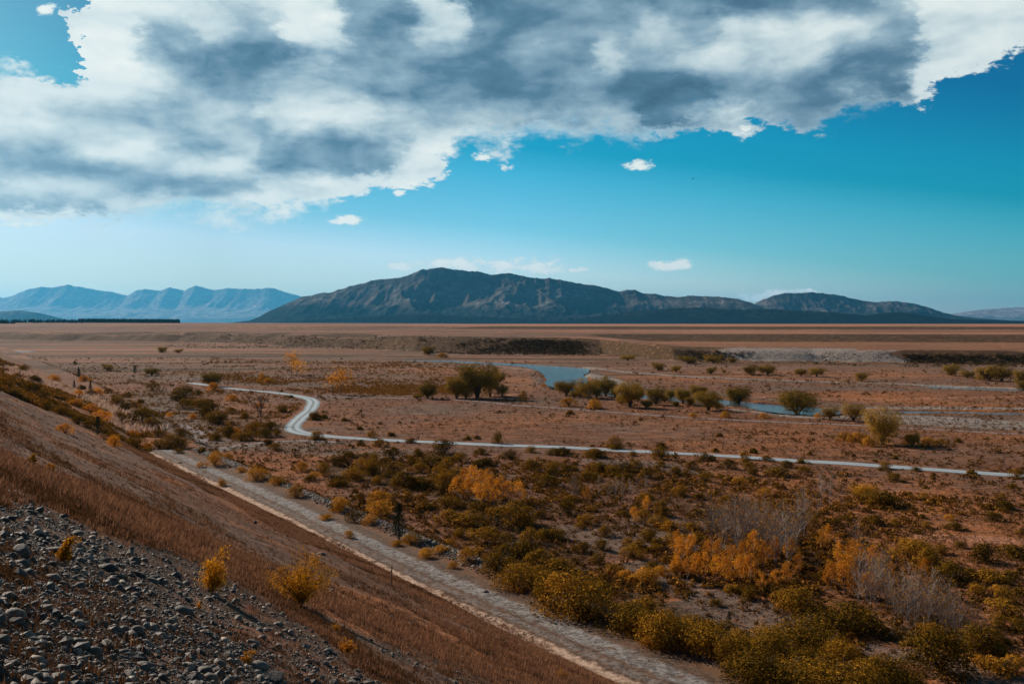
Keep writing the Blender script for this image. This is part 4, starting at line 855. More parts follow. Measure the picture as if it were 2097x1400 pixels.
close_shrub(1150, 1388, 30, 22, 310, 'amber', 'golden tuft at the bottom edge in the orange grass', 260, .02, nb=10)

# --- willows
WIL = [willow_meshes(400 + i, 8500, .024, MAT['willow'], width=[1.15, .95, 1.3, 1.0][i], stems=[9, 8, 10, 8][i], low=[.12, .05, .18, .04][i]) for i in range(4)]
WILF = [willow_meshes(410 + i, 2200, .045, MAT['willow'], width=1.3, stems=7, low=.02) for i in range(3)]
WILY = [willow_meshes(420 + i, 5200, .025, MAT['golden'], width=1.15, stems=9, low=.02) for i in range(2)]
def willow(rows, where, group, sets=None, name='willow_tree', labs=None, cat='tree'):
    P = place(rows); P.sort(key=lambda p: p[3][0])
    for i, (x, y, z, r, mpp) in enumerate(P):
        w = r[2] * mpp; h = (r[3] or r[2] * .8) * mpp; S = sets or WIL; j = R.randrange(len(S)); cr, tr = S[j]
        o = empty(name, (x, y, z), R.uniform(0, 6.28), (w / 1.0, w / 1.0, h * 1.10)); inst('crown', cr, o); inst('trunk', tr, o)
        tag(o, labs[i] if labs else f'{where[0]}, {ordinal(i + 1)} from the left {where[1]}', cat, group)
willow(C4([(1250,302,170,188)]), None, None, labs=['tallest round willow of the clump left of the river pool'])
willow(C4([(1140,302,120,112),(1190,303,110,120),(1320,290,120,150),(1375,215,60,50),(1385,292,62,62),(985,303,110,84)]), ('dark willow', 'around the tallest willow left of the pool'), 'willows around the tallest one')
willow(C4([(930,304,50,26)]), None, None, sets=WILF, labs=['very small willow at the left end of the clump left of the pool'])
willow(C4([(1730,287,105,82),(1845,302,105,104),(1940,292,105,100),(1690,262,60,40),(1800,296,60,60),(1890,300,60,56),(1990,300,56,50),(1770,300,44,36)]), ('grey green willow', 'on the bank under the pool'), 'willows under the pool')
willow(C5([(210,312,130,120),(335,300,92,84),(405,277,55,52),(465,297,82,76),(540,272,92,64),(585,327,112,92),(250,285,70,70),(170,300,60,50),(290,318,50,40),(375,290,46,38),(500,305,60,44),(630,322,50,34),(430,312,40,30)]), ('rounded willow', 'in the row right of the pool'), 'willows right of the pool')
willow(C5([(730,300,115,86)]), None, None, labs=['round golden willow standing by itself against blue water'], sets=[WIL[0]])
willow(C5([(1010,353,165,118)]), None, None, labs=['wide spreading willow in front of the right hand river reach'], sets=[WIL[2]])
willow(C5([(1170,372,92,62),(1280,380,112,84)]), ('small orange willow', 'between the wide willow and the yellow poplar'), 'small orange willows', sets=[WILY[1]])
willow(C5([(1420,490,170,168)]), None, None, labs=['bright yellow tree, tallest on the right of the river flat'], sets=[WILY[0]])
willow(C5([(1562,492,75,58)]), None, None, labs=['dark squat willow just right of the bright yellow tree'], sets=[WIL[3]])
willow(C5([(345,138,56,40),(430,143,46,32),(600,153,46,32),(660,149,22,16),(790,158,66,46),(870,158,76,50),(1030,163,56,36),(1105,166,72,46),(1320,188,56,42),(1750,161,76,52),(1825,171,62,32),(1930,186,110,72),(1990,186,90,62),(2085,197,62,62),(2092,232,52,44),(610,102,80,40),(490,104,82,36),(200,89,72,28),(700,98,50,22)]), ('distant bushy willow', 'beyond the river on the right'), 'distant willows beyond the river', sets=WILF)
willow(C4([(990,70,52,46)]) + C3([(660,178,62,44),(930,207,80,50),(990,62,40,30),(1095,66,50,22)]) + [(333, 722, 16, 11, None)[:4], (878, 727, 22, 17)], ('small greyish tree', 'on the flats left of the river pool'), 'small trees on the left flats', sets=WILF)
willow(C3([(1300,272,132,84)]), None, None, labs=['dark bushy tree beside the far end of the gravel road'], sets=[WIL[3]])

# --- orange poplars and bare saplings
SAP = [sapling_meshes(500 + i, 150, .013, MAT['amber'], MAT['pale'], nb=38, spread=.17 + .03 * i, rad=.0085, twig=4) for i in range(4)]
ORS = [sapling_meshes(520 + i, 900, .026, MAT['rust'], MAT['pale'], nb=22, spread=.26, lo=.05, rad=.009, lowleaf=.6) for i in range(3)]
ORF = [sapling_meshes(530 + i, 520, .034, MAT['rust'], MAT['bark'], nb=20, spread=.42, lo=.06, rad=.014) for i in range(2)]
BSH = [sapling_meshes(540 + i, 0, .02, None, MAT['bark'], nb=34, spread=.42, lo=.05, rad=.016, twig=5) for i in range(2)]
def saplings(rows, sets, where, group, name, cat='tree', wk=.5, labs=None):
    P = place(rows); P.sort(key=lambda p: p[3][0])
    for i, (x, y, z, r, mpp) in enumerate(P):
        h = r[2] * mpp; cr, tr = sets[R.randrange(len(sets))]; s = h * R.uniform(.85, 1.2)
        o = empty(name, (x, y, z), R.uniform(0, 6.28), (s, s, h)); inst('trunk', tr, o)
        if cr: inst('crown', cr, o)
        tag(o, labs[i] if labs else f'{where[0]}, {ordinal(i + 1)} from the left {where[1]}', cat, group)
saplings(C8([(415,425,275),(540,425,265),(600,432,240),(690,455,260),(730,425,250),(830,595,360),(790,525,310),(870,445,260),(910,405,250),(480,400,200),(650,400,220),(760,560,260),(560,470,180),(1010,245,210),(1050,235,210),(1120,232,160),(620,330,160),(700,300,170),(520,330,170),(980,330,180),(900,300,180)] + [(int(430 + q * 22), int(430 + R.uniform(-90, 110)), R.uniform(150, 260)) for q in range(22)]), SAP, ('bare pale stemmed sapling', 'in the middle stand'), 'bare saplings of the middle stand', 'sapling')
saplings(C8([(1190,505,210),(1205,725,290),(1290,740,250),(1330,705,260),(1380,745,270),(1470,795,260),(1430,822,250),(1550,805,260),(1600,805,250),(1650,825,230),(1700,855,240),(1300,782,230),(1750,885,200),(1520,850,230),(1580,880,230),(1640,900,220),(1820,940,200),(1400,860,200),(1480,900,220),(1720,930,210),(1250,640,210),(1350,640,190),(1880,960,170)] + [(1180 + 700 * R.random() ** 1., 0, 0) for _ in range(0)] + [(int(1200 + q * 22), int(700 + q * 9 + R.uniform(-55, 55)), R.uniform(150, 240)) for q in range(26)]), SAP, ('leafless grey sapling', 'in the stand on the right'), 'leafless saplings on the right', 'sapling')
saplings(C7([(1500,192,140),(1520,192,150),(1690,182,115),(1730,190,120),(1770,192,130),(1810,192,120),(1850,182,120),(1890,172,115),(1640,170,110),(1150,160,120),(1120,180,130)]), SAP, ('thin bare sapling', 'in the upper middle of the brush'), 'thin bare saplings in the brush', 'sapling')
saplings(C8([(230,605,110),(280,625,120),(330,600,120),(380,605,130),(440,625,130),(480,652,150),(560,642,150),(620,635,150),(680,682,95),(755,672,100),(820,652,120),(880,605,120),(520,590,150),(590,560,150),(700,570,150),(760,540,150),(640,500,140),(450,540,130),(840,520,120),(400,520,110),(250,545,110),(300,500,120)]), ORS, ('orange leaved young poplar', 'in the bright row under the bare saplings'), 'orange poplars under the bare saplings', 'young_poplar')
saplings(C8([(1060,682,150),(1130,702,160),(1170,562,150),(1250,722,130),(1210,600,170),(1090,620,140),(1150,640,150),(1280,560,120),(1100,540,120),(1040,440,110),(1000,460,100),(1560,600,90),(1380,640,110)]), ORS, ('bright orange young poplar', 'right of the gap in the trees'), 'orange poplars right of the gap', 'young_poplar')
saplings(C7([(960,152,140),(920,142,120),(1010,172,140),(1060,192,130),(1110,202,130),(1150,212,120),(1210,215,120),(880,180,110),(990,215,110),(1080,232,100),(1040,130,100),(940,190,110),(1580,205,80),(2080,520,130),(2060,470,110),(1830,320,90),(1900,260,90)]), ORS, ('fiery orange young poplar', 'in the centre of the brush'), 'orange poplars in the centre', 'young_poplar')
saplings(C3([(1790,202,120),(2090,322,140),(2040,325,110),(1820,215,90)]), ORF, ('orange upright tree', 'on the flats above the road bend'), 'orange trees above the road bend', 'tree')
saplings(C3([(1600,503,165)]), BSH, None, None, 'bare_tree', labs=['bare dark spreading tree left of the road bend'])
saplings(C4([(1255,525,40),(1370,520,44)]), BSH, ('tiny bare tree', 'on the grass above the long straight of road'), 'tiny bare trees', 'bare_tree')

# --- conifers
CON = [conifer_meshes(600 + i, 13, [.62, .42][i]) for i in range(2)]
for (px, py, hp, k, lab) in [(817, 1105, 78, 0, 'small dark pine standing right of the rocky berm'), (200, 891, 40, 0, 'dark pine in the gully behind the near slope'), (161, 774, 24, 1, 'slim dark conifer on the far left flats'),
                         (276, 765, 18, 0, 'squat dark conifer, rightmost on the far left flats'), (152, 797, 20, 1, 'small conifer, left one of two close together by the gully'), (185, 800, 22, 1, 'small conifer, right one of two close together by the gully'),
                         (1020, 1080, 38, 0, 'little dark conifer buried in the olive thicket'), (1493, 1275, 26, 0, 'tiny conifer poking out behind the trackside thicket'), (1617, 985, 12, 1, 'tiny dark conifer alone on the grass below the road')]:
    x, y, z = at1(px, py); h = hp * y / F; o = empty('conifer', (x, y, z), R.uniform(0, 6), (h, h, h)); inst('crown', CON[k][0], o); inst('trunk', CON[k][1], o); tag(o, lab, 'conifer')

# --- post by the track, bird
x, y, z = at1(802, 1198); hh = 40 * y / F
def box_np(x0, x1, y0, y1, z0, z1):
    v = np.array([(a, b, c) for a in (x0, x1) for b in (y0, y1) for c in (z0, z1)]); return v, np.array([(0, 1, 3, 2), (4, 6, 7, 5), (0, 4, 5, 1), (2, 3, 7, 6), (0, 2, 6, 4), (1, 5, 7, 3)])
pv, pf_ = tube_np([(0, 0, -.15), (0, 0, .02), (.006, 0, hh * .5), (.012, .004, hh * .985), (.012, .004, hh)], [.036, .036, .034, .031, .022], 8)
post = empty('marker_post', (x, y, z)); mesh_np('post', pv, pf_, MAT['wood'], parent=post)
mesh_np('top_cap', *tube_np([(.012, .004, hh * .86), (.012, .004, hh * .87), (.012, .004, hh * .985), (.012, .004, hh * 1.0)], [.034, .040, .040, .02], 8), MAT['cobble'], parent=post)
tag(post, 'short dark weathered post at the near edge of the stony track', 'post')
d_ = 300.; bx, bz = (1419 - HX) / F * d_, EYE + (HY - 366) / F * d_
bv, bf = [], []
body = tube_np([(-.35, 0, 0), (-.2, 0, .02), (.05, 0, .03), (.28, 0, .02), (.4, 0, 0)], [.02, .09, .11, .07, .01], 6)
def wing(s): return (np.array([(-.1, s * .05, .04), (.15, s * .05, .04), (.12, s * .45, .18), (-.08, s * .45, .18), (-.02, s * .85, .12), (.05, s * .85, .12)]), np.array([(0, 1, 2, 3), (3, 2, 5, 4)]))
bird = mesh_np('bird', *merge([body, wing(1), wing(-1)]), MAT['wood']); bird.location = (bx, d_, bz); bird.rotation_euler = (0, .1, .6); tag(bird, 'tiny dark bird gliding in the blue sky right of centre', 'bird')
print('plants ok', len(bpy.data.objects))

# ------------------------------------------------------------------ stones
def sample_px(n, poly, r):
    poly = np.array(poly, float); x0, y0 = poly.min(0); x1, y1 = poly.max(0); o = []; tot = 0
    while tot < n:
        x = r.uniform(x0, x1, n * 2); y = r.uniform(y0, y1, n * 2); k = inside(poly, x, y); o.append(np.stack([x[k], y[k]], 1)); tot += k.sum()
    return np.concatenate(o)[:n]
r = np.random.default_rng(77)
SLOPE = [(-60, 790), (0, 800), (150, 850), (310, 928), (330, 960), (420, 1015), (600, 1100), (800, 1198), (1000, 1288), (1270, 1415), (1250, 1500), (-60, 1500)]
def slope_xy(p):
    a = (p[:, 0] - HX) / F; b = (p[:, 1] - HY) / F; vc = V[0] * a + V[1]; d = 1.0
    k = b - (EYE - 1.85 - BENCH) / 32.6 * vc; y = np.where(k > .006, 1.9 / np.maximum(k, .006), np.nan)
    for _ in range(3): zz = H(np.nan_to_num(a * y, nan=0.), np.nan_to_num(y, nan=5.)); off = EYE - b * y - zz; y = y + off / np.maximum(k, .006) * .6; y = np.where((y > 3) & (y < 150), y, np.nan)
    return a * y, y
def rot_rand(n, r, tilt=.35):
    a = r.uniform(0, 2 * np.pi, n); tx = r.normal(0, tilt, n); ty = r.normal(0, tilt, n); c, s = np.cos(a), np.sin(a)
    Rz = np.zeros((n, 3, 3)); Rz[:, 0, 0] = c; Rz[:, 0, 1] = -s; Rz[:, 1, 0] = s; Rz[:, 1, 1] = c; Rz[:, 2, 2] = 1
    Rx = np.zeros((n, 3, 3)); Rx[:, 0, 0] = 1; Rx[:, 1, 1] = np.cos(tx); Rx[:, 1, 2] = -np.sin(tx); Rx[:, 2, 1] = np.sin(tx); Rx[:, 2, 2] = np.cos(tx)
    Ry = np.zeros((n, 3, 3)); Ry[:, 1, 1] = 1; Ry[:, 0, 0] = np.cos(ty); Ry[:, 0, 2] = np.sin(ty); Ry[:, 2, 0] = -np.sin(ty); Ry[:, 2, 2] = np.cos(ty)
    return Rx @ Ry @ Rz
def stone_field(name, x, y, size, seed, mat, label, cat, sub=1, smooth=True):
    r = np.random.default_rng(seed); n = len(x); z = H(x, y); P = []; M = rot_rand(n, r); var = r.integers(0, 6, n)
    for k in range(6):
        v, f = rock_shape(sub, 900 + k + 10 * sub, flat=.55); i = np.where(var == k)[0]
        vv = np.einsum('nij,vj->nvi', M[i], v) * size[i, None, None] * .5; vv += np.stack([x[i], y[i], z[i] + size[i] * .02], 1)[:, None, :]
        ff = f[None] + (np.arange(len(i)) * len(v))[:, None, None]; P.append((vv.reshape(-1, 3), ff.reshape(-1, 3)))
    return stuff(mesh_np(name, *merge(P), mat, smooth=smooth), label, cat)
N = 60000
p = sample_px(N, SLOPE, r); x, y = slope_xy(p); ok = ~np.isnan(y) & (y < 90); x, y = x[ok], y[ok]
u, v = uv_of(x, y); rz_ = rock_zone(u, v); keep = r.random(len(x)) < (.16 * sstep(.02, .16, fbm(u / 7, v / 3, 78, 3)) + .012 + .38 * rz_ ** 1.5); x, y = x[keep], y[keep]
dist = np.hypot(x, y); size = np.clip(np.exp(r.normal(-3.5, .72, len(x))), .010, .20) * (.75 + .02 * dist).clip(0, 1.6)
hf = r.random(len(x)) < .55
stone_field('loose_cobbles', x[~hf], y[~hf], size[~hf], 78, MAT['gravel'], 'loose rounded grey cobbles strewn over the near hillside', 'gravel')
stone_field('loose_rubble', x[hf], y[hf], size[hf] * 1.1, 178, MAT['gravel'], 'loose angular grey rubble between the cobbles of the near hillside', 'gravel', smooth=False)
xx_, yy_ = np.repeat(x, 2), np.repeat(y, 2); xx_ = xx_ + r.normal(0, .06, len(xx_)); yy_ = yy_ + r.normal(0, .06, len(yy_)); stone_field('grit', xx_, yy_, r.uniform(.008, .026, len(xx_)) * (.8 + .03 * np.hypot(xx_, yy_)), 179, MAT['gravel'], 'fine stone chips lying between the cobbles of the near hillside', 'gravel', smooth=False)
# bigger cobbles, one by one
RK = [rock_shape(3, 950 + k, flat=.5 + .05 * (k % 3), blocky=.2 * (k % 2)) for k in range(10)]
RKM = [mesh_np('cobble', v_, f_, MAT['cobble'], smooth=True, link=False).data for v_, f_ in RK]
slab_v, slab_f = rock_shape(3, 977, blocky=1.2, flat=.34); SLAB = mesh_np('boulder', slab_v, slab_f, MAT['cobble'], smooth=False, link=False).data
for (cx, cy, wv_, hv, lab, sl) in [(556, 1392, 62, 26, 'large grey flat topped slab at the bottom edge', 1), (528, 1368, 46, 18, 'dark rounded boulder just behind the flat slab', 0), (29, 1262, 46, 20, 'pale domed boulder at the left edge', 0), (44, 1135, 40, 26, 'mossy grey boulder high at the left edge', 0),
                       (108, 1128, 36, 14, 'long pale boulder left of the leaning yellow sprig', 0), (222, 1168, 44, 20, 'dark boulder with grass tuft in the middle of the left rocks', 0), (250, 1182, 20, 10, 'small square boulder beside the tuft boulder', 0), (375, 1256, 40, 20, 'grey tilted boulder below the slim yellow shrub', 0),
                       (300, 1366, 42, 16, 'long pale boulder near the bottom left of centre', 0), (278, 1296, 32, 18, 'light grey boulder above the long pale boulder', 0), (84, 1313, 30, 14, 'greenish rounded boulder low on the left', 0), (76, 1322, 22, 12, 'pale round boulder under the greenish one', 0),
                       (190, 1340, 36, 20, 'broad dark boulder at lower left', 0), (110, 1186, 34, 16, 'flat topped pale rock below the leaning sprig', 0), (523, 1072, 8, 9, 'small bright stone alone in the brown grass by the track', 0), (658, 1137, 22, 9, 'grey stone on the bank above the track rut', 0), (994, 1214, 14, 7, 'single pale stone on the far shoulder of the track', 0), (370, 949, 10, 6, 'pale block at the top of the rocky berm', 0), (318, 1185, 24, 10, 'dark lozenge stone among small cobbles', 0), (263, 1384, 34, 14, 'rounded light stone at the bottom left', 0)]:
    x, y, z = at1(cx, cy); s = wv_ * y / F * .52; hz_ = hv * y / F
    o = bpy.data.objects.new('boulder', SLAB if sl else RKM[R.randrange(10)]); COL.objects.link(o); o.location = (x, y, z + hz_ * .25); o.scale = (s, s, hz_ * .95 / (.34 if sl else .55) * .55); o.rotation_euler = (R.uniform(-.15, .15), .12 + R.uniform(-.1, .1), R.uniform(-.5, .5)); tag(o, lab, 'rock')
p = sample_px(2600, [(-20, 1050), (120, 1075), (330, 1140), (480, 1205), (650, 1300), (900, 1365), (960, 1405), (-20, 1405)], r); x, y, z = at(p[:, 0], p[:, 1], 3., 60., 90); u, v = uv_of(x, y); ok = (rock_zone(u, v) > .35) & ~np.isnan(y); p = p[ok]; x, y, z, v = x[ok], y[ok], z[ok], v[ok]
nrk = min(170, len(x)); x, y, z, p, v = x[:nrk], y[:nrk], z[:nrk], p[:nrk], v[:nrk]
for i in range(nrk):
    dd = math.hypot(x[i], y[i]); s = math.exp(r.normal(-3.05, .45)) * (.8 + .022 * dd)
    o = bpy.data.objects.new('cobble', RKM[R.randrange(10)]); COL.objects.link(o); o.location = (x[i], y[i], z[i] + s * .04); o.scale = (s * .8, s * .8, s * .75); o.rotation_euler = (R.gauss(0, .25), R.gauss(0, .25), R.uniform(0, 6.28))
    zone = 'low on the near left slope' if p[i][1] > 1280 and p[i][0] < 450 else ('high on the stony slope at the left' if p[i][0] < 450 else 'around the foot of the broad yellow shrub')
    tag(o, 'rounded grey cobble lying among smaller stones ' + zone, 'rock', 'cobbles ' + zone)
# berm along the far side of the track, track stones, river cliff stones
u_ = r.uniform(32, 150, 17000); e_ = 6.8 + r.normal(0, .5, 17000); k = r.random(17000) < np.interp(u_, [32, 48, 62, 80, 150], [.12, .3, .9, 1, 1]) * (fbm(u_ / 9, e_ * 0, 93, 2) + .75); u_, e_ = u_[k], e_[k]
bxx, byy = xy_of(u_, toe(u_) + e_); stone_field('berm_stones', bxx, byy, np.clip(np.exp(r.normal(-1.7, .45, len(bxx))), .06, .55), 79, MAT['gravel'], 'ridge of piled blue grey stones along the far edge of the track', 'stones')
u_ = r.uniform(22, 150, 30000); e_ = r.uniform(.9, 8.5, 30000); k = r.random(30000) < .35 + .65 * np.exp(-((e_ - 3.7) / .9) ** 2); u_, e_ = u_[k], e_[k]
bxx, byy = xy_of(u_, toe(u_) + e_); stone_field('track_stones', bxx, byy, np.clip(np.exp(r.normal(-2.85, .5, len(bxx))), .02, .22), 80, MAT['gravel'], 'small pale stones scattered over the stony track', 'stones')
print('stones ok')

# ------------------------------------------------------------------ grass on the hillside
def grass_field(name, x, y, hgt, seed, mat, label, blades=8, spread=.5, cat='grass', wid=.03):
    r = np.random.default_rng(seed); n = len(x); X = np.repeat(x, blades) + r.normal(size=n * blades) * np.repeat(hgt, blades) * spread; Y = np.repeat(y, blades) + r.normal(size=n * blades) * np.repeat(hgt, blades) * spread
    Z = H(X, Y) - .01; h = np.repeat(hgt, blades) * r.uniform(.55, 1.25, n * blades); a = r.uniform(0, 6.28, n * blades); w = np.repeat(hgt, blades) * wid + .0015; ln = r.uniform(.1, .6, n * blades)
    la = r.normal(.6, 1.2, n * blades); lx, ly = np.cos(la) * ln * h, np.sin(la) * ln * h
    b0 = np.stack([X - np.cos(a) * w, Y - np.sin(a) * w, Z], 1); b1 = np.stack([X + np.cos(a) * w, Y + np.sin(a) * w, Z], 1)
    m1 = np.stack([X + np.cos(a) * w * .8 + lx * .35, Y + np.sin(a) * w * .8 + ly * .35, Z + h * .6], 1); m0 = np.stack([X - np.cos(a) * w * .8 + lx * .35, Y - np.sin(a) * w * .8 + ly * .35, Z + h * .6], 1)
    t = np.stack([X + lx, Y + ly, Z + h], 1); v = np.stack([b0, b1, m1, t, m0], 1).reshape(-1, 3)
    i = np.arange(n * blades)[:, None] * 5; f = np.concatenate([i + np.array([[0, 1, 2, 4]])], 0); f2 = i + np.array([[4, 2, 3, 3]])
    me_f = np.concatenate([i + np.array([[0, 1, 2]]), i + np.array([[0, 2, 4]]), i + np.array([[4, 2, 3]])]); return stuff(mesh_np(name, v, me_f, mat), label, cat)
N = 100000
p = sample_px(N, SLOPE, r); x, y = slope_xy(p); ok = ~np.isnan(y) & (y < 140); x, y = x[ok], y[ok]; u, v = uv_of(x, y); rz_ = rock_zone(u, v); gb = grass_band(u, v)
keep = r.random(len(x)) < np.clip(.80 + .9 * gb - 2.6 * sstep(.0, .22, fbm(u / 8, v / 3.5, 88, 4)), .12, 1) * (1 - .90 * rz_); x, y, gb, u, rz_ = x[keep], y[keep], gb[keep], u[keep], rz_[keep]; dist = np.hypot(x, y)
hgt = (.075 + .040 * gb.clip(0, 1)) * np.where(u < 14, .8, 1.) * np.where(r.random(len(x)) < .12, 1.7, 1.) * r.uniform(.6, 1.3, len(x)) * (.8 + .012 * dist).clip(0, 1.6)
cl = fbm(x / 3, y / 3, 97, 3) + .45 * gb.clip(0, 1) - .1 - .12 * rz_ + .12 * r.normal(size=len(x)) > 0
grass_field('dry_grass', x[cl], y[cl], hgt[cl], 98, MAT['grass'], 'dry orange brown grass growing over the near hillside', wid=.05)
ut = rng.uniform(14, 152, 30000); et = -rng.random(30000) ** 1.2 * 9 + .35 + 2.0 * fbm(ut / 5, ut * 0, 191, 3); xt, yt = xy_of(ut, toe(ut) + et); ct = fbm(xt / 3, yt / 3, 97, 3) + .1 * rng.normal(size=len(xt)) > -.09
grass_field('dry_grass', xt[ct], yt[ct], rng.uniform(.06, .2, ct.sum()), 198, MAT['grass'], 'dry brown grass on the lower bank just above the track', wid=.06)
grass_field('dark_heath', xt[~ct], yt[~ct], rng.uniform(.06, .17, (~ct).sum()), 199, MAT['dkgrass'], 'dark heath on the lower bank just above the track', cat='heath', wid=.07)
grass_field('dark_heath', x[~cl], y[~cl], hgt[~cl] * .75, 99, MAT['dkgrass'], 'low dark brown heath between the dry grass on the hillside', cat='heath', wid=.07)

hp = HILL_LINE[np.minimum((np.random.default_rng(8).random(2600) * 5).astype(int), 4)]; tt = np.random.default_rng(9).random(2600) * 5; ii = np.minimum(tt.astype(int), 4); fr_ = (tt - ii)[:, None]; hp = HILL_LINE[ii] * (1 - fr_) + HILL_LINE[ii + 1] * fr_ + np.random.default_rng(10).normal(0, 1.9, (2600, 2))
grass_field('dry_grass', hp[:, 0], hp[:, 1], np.random.default_rng(12).uniform(.5, 1.3, 2600), 100, MAT['palegrass'], 'pale pinkish grass along the crest of the spur beyond the gully', wid=.10)
# ------------------------------------------------------------------ low scrub over the flats
def scrub_field(name, x, y, w, seed, mat, label, faces=26, cat='scrub', hk=.6):
    r = np.random.default_rng(seed); n = len(x); X = np.repeat(x, faces); Y = np.repeat(y, faces); W = np.repeat(w, faces); d = sphere_dirs(n * faces, r, .5); d[:, 2] = np.abs(d[:, 2])
    q = W * .5 * r.uniform(.5, 1.05, n * faces); c = np.stack([X + d[:, 0] * q, Y + d[:, 1] * q, 0 * X], 1); c[:, 2] = np.repeat(H(x, y), faces) + d[:, 2] * q * hk * 1.6
    v, f = leaves_np(c, d + r.normal(size=d.shape) * .7, W * .15 * r.uniform(.6, 1.3, n * faces), r); return stuff(mesh_np(name, v, f, mat), label, cat)
OPEN = [flat_at(q) for q in ([(1180, 1090), (1260, 1112), (1360, 1100), (1450, 1120)], [(1230, 1130), (1330, 1165), (1450, 1220), (1560, 1268), (1650, 1320)], [(1400, 1240), (1480, 1275), (1560, 1330)], [(1780, 1330), (1900, 1345), (2050, 1390)], [(1900, 1060), (2060, 1110)])]
def zone_pts(n, poly, seed, ymax=1500, avoid=True, clump=.0):
    r = np.random.default_rng(seed); p = sample_px(n, poly, r); q_ = flat_at(p); x, y = q_[:, 0], q_[:, 1]; ok = y < ymax; x, y = x[ok], y[ok]; u, v = uv_of(x, y); ok = v - toe(u) > 7.8; 
    ok &= seg_dist(ROAD[::4], x, y) > 2.6
    for w in WPOLY: ok &= ~inside(w, x, y)
    for q in OPEN: ok &= (seg_dist(q, x, y) > 2.6 * np.random.default_rng(seed + 9).uniform(.5, 1.3, len(x))) | (np.random.default_rng(seed + 10).random(len(x)) < .22)
    if clump: ok &= (fbm(x / 22, y / 22, seed, 3) + .25 * fbm(x / 4, y / 4, seed + 1, 2)) > clump + r.normal(0, .06, len(x))
    return x[ok], y[ok]
FLAT = [(300, 935), (420, 960), (700, 1085), (1000, 1215), (1560, 1400), (2750, 1400), (2750, 770), (1400, 745), (700, 735), (-20, 722), (-20, 745), (200, 850)]
x, y = zone_pts(19000, FLAT, 201, 600, clump=-.04); y0 = np.hypot(x, y); scrub_field('low_scrub', x, y, np.exp(np.random.default_rng(1).normal(-.75, .42, len(x))) * (.75 + y0 / 420), 202, MAT['scrub'], 'low orange brown scrub dotted over the valley floor')
SM = np.array(SMALL); scrub_field('small_bushes', SM[:, 0], SM[:, 1], SM[:, 2], 222, MAT['olive'], 'smallest far olive bushes dotted beside the road and over the flats', faces=120)
x, y = zone_pts(60000, FLAT, 231, 420, clump=-.12); scrub_field('tussocks', x, y, np.random.default_rng(14).uniform(.22, .62, len(x)) * (.7 + np.hypot(x, y) / 300), 232, MAT['tuss'], 'countless small brown grass tussocks all over the valley floor', faces=9, cat='tussocks', hk=.7)
print(CNT, len(SMALL))
x, y = zone_pts(9500, [(430, 732), (560, 738), (980, 742), (1010, 775), (960, 806), (800, 810), (640, 808), (560, 792), (430, 775)], 203, 600, clump=.02); scrub_field('low_scrub', x, y, np.random.default_rng(2).uniform(.35, 1.5, len(x)), 204, MAT['scrub'], 'dense rusty scrub on the flat above the road bend', faces=18)
x, y = zone_pts(9500, [(-20, 728), (540, 735), (980, 742), (950, 805), (650, 806), (585, 880), (430, 905), (300, 880), (120, 800), (-20, 750)], 241, 700, clump=.03); scrub_field('low_scrub', x, y, np.random.default_rng(15).uniform(.4, 1.4, len(x)), 242, MAT['olscrub'], 'dark olive and brown scrub peppering the left half of the flats', faces=16)
x, y = zone_pts(11500, [(660, 950), (900, 930), (1350, 960), (1700, 990), (2750, 1060), (2750, 1400), (1650, 1400), (1300, 1260), (1000, 1200), (860, 1080)], 205, 300, clump=.03); scrub_field('low_scrub', x, y, np.random.default_rng(3).uniform(.35, 1.3, len(x)), 206, MAT['scrub'], 'brushy undergrowth between the right hand bushes', faces=34)
p = sample_px(5200, [(-20, 728), (60, 760), (180, 820), (290, 878), (330, 915), (300, 925), (150, 855), (-20, 800)], r); x, y, z = at(p[:, 0], p[:, 1], 105., 720., 90); ok = ~np.isnan(y) & (y < 700) & (y > 110); x, y = x[ok], y[ok]; ok = (seg_dist(HILL_LINE, x, y) > 3.5) & (fbm(x / 14, y / 14, 213, 3) > -.03); x, y = x[ok], y[ok]
scrub_field('low_scrub', x, y, np.random.default_rng(4).uniform(.5, 1.5, len(x)) * (.6 + y / 350), 208, MAT['scrub'], 'mixed brown scrub on the hillside beyond the gully', faces=26)
ug = rng.uniform(22, 150, 5200); eg = np.where(rng.random(5200) < .45, rng.normal(2.0, .45, 5200), rng.uniform(4.9, 9.5, 5200)); xg, yg = xy_of(ug, toe(ug) + eg)
grass_field('dry_grass', xg, yg, rng.uniform(.06, .2, 5200), 101, MAT['grass'], 'dry brown grass between and beside the ruts of the track', wid=.06)
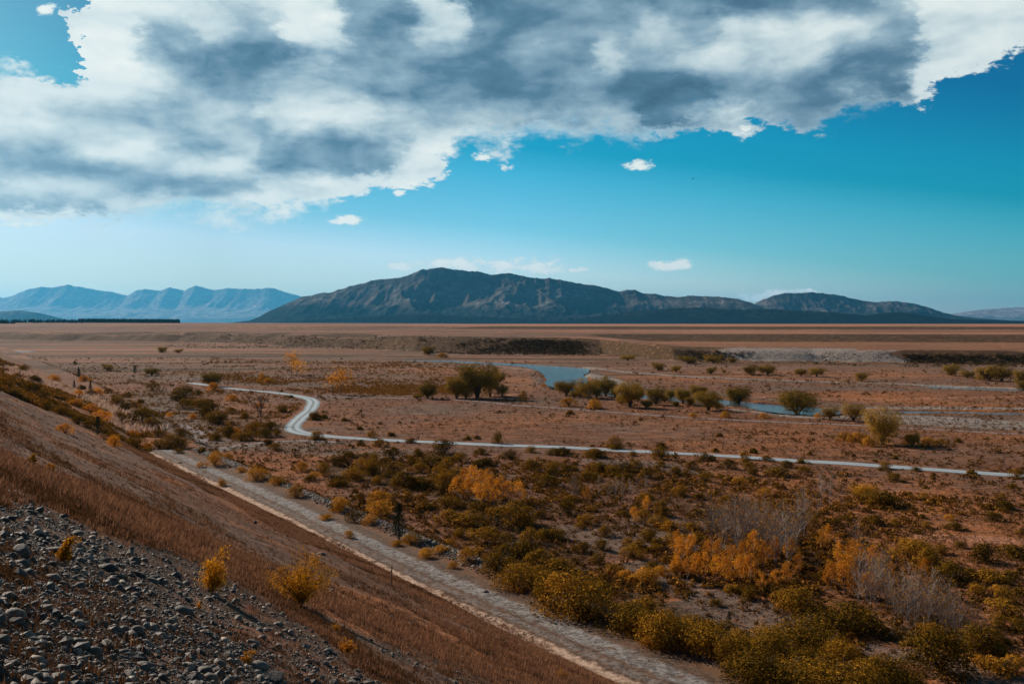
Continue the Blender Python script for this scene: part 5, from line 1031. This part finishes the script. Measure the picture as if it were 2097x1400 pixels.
# far scrub on the river cliffs and scarps
p = sample_px(9000, [(845, 688), (1240, 700), (1235, 728), (1000, 727), (850, 722)], r); p2 = sample_px(4200, [(1385, 718), (1800, 726), (2110, 728), (2110, 752), (1850, 752), (1600, 745), (1420, 742)], r); p3 = sample_px(3000, [(330, 683), (840, 690), (840, 716), (330, 712)], r)
p = np.concatenate([p, p2, p3]); x, y, z = at(p[:, 0], p[:, 1], 360., 1500., 90); ok = ~np.isnan(y) & (y < 1500) & (y > 350); ed = np.minimum.reduce([np.abs(p[:, 0] - 845), np.abs(p[:, 0] - 1240), np.abs(p[:, 0] - 1385), np.abs(p[:, 0] - 330)]); ok &= r.random(len(p)) < np.clip(ed / 70., .08, 1); x, y, p = x[ok], y[ok], p[ok]; k = fbm(x / 30, y / 30, 211, 3) + .2 * r.normal(size=len(x)) * .6 > np.where((p[:, 0] > 1500) & (p[:, 0] < 1850), .12, -.06); x, y = x[k], y[k]
k = r.random(len(x)) < .55; x, y = x[k], y[k]; scrub_field('scarp_scrub', x, y, np.random.default_rng(5).uniform(.9, 2.6, len(x)), 212, MAT['scarp'], 'dark scrub clinging to the far river scarps', faces=12)
# far plantation: a wood seen as one mass
r = np.random.default_rng(303); tp = []
for (x0, x1, y0, yb, n, hmin, hmax) in [(160, 368, 3200, 3500, 1500, 9, 15), (30, 170, 3000, 3300, 160, 8, 14), (-30, 30, 2700, 3000, 60, 9, 14)]:
    yy = r.uniform(y0, yb, n); a = r.uniform((x0 - HX) / F, (x1 - HX) / F, n); xx = a * yy; tp.append(np.stack([xx, yy, H(xx, yy), r.uniform(hmin, hmax, n)], 1))
tp = np.concatenate(tp); cv = []
th = np.arange(6) * np.pi / 3; base = np.concatenate([np.stack([np.cos(th) * .22, np.sin(th) * .22, 0 * th + .05], 1), np.stack([np.cos(th + .5) * .14, np.sin(th + .5) * .14, 0 * th + .5], 1), [[0, 0, 1]]])
bfc = np.array([(i, (i + 1) % 6, 6 + i) for i in range(6)] + [((i + 1) % 6, 6 + (i + 1) % 6, 6 + i) for i in range(6)] + [(6 + i, 6 + (i + 1) % 6, 12) for i in range(6)])
vv = base[None] * tp[:, None, 3:4] + tp[:, None, :3]; ff = bfc[None] + (np.arange(len(tp)) * 13)[:, None, None]
stuff(mesh_np('pine_wood', vv.reshape(-1, 3), ff.reshape(-1, 3), MAT['pine']), 'dark plantation of pines on the rise at far left', 'wood')
print('all ok', len(bpy.data.objects))
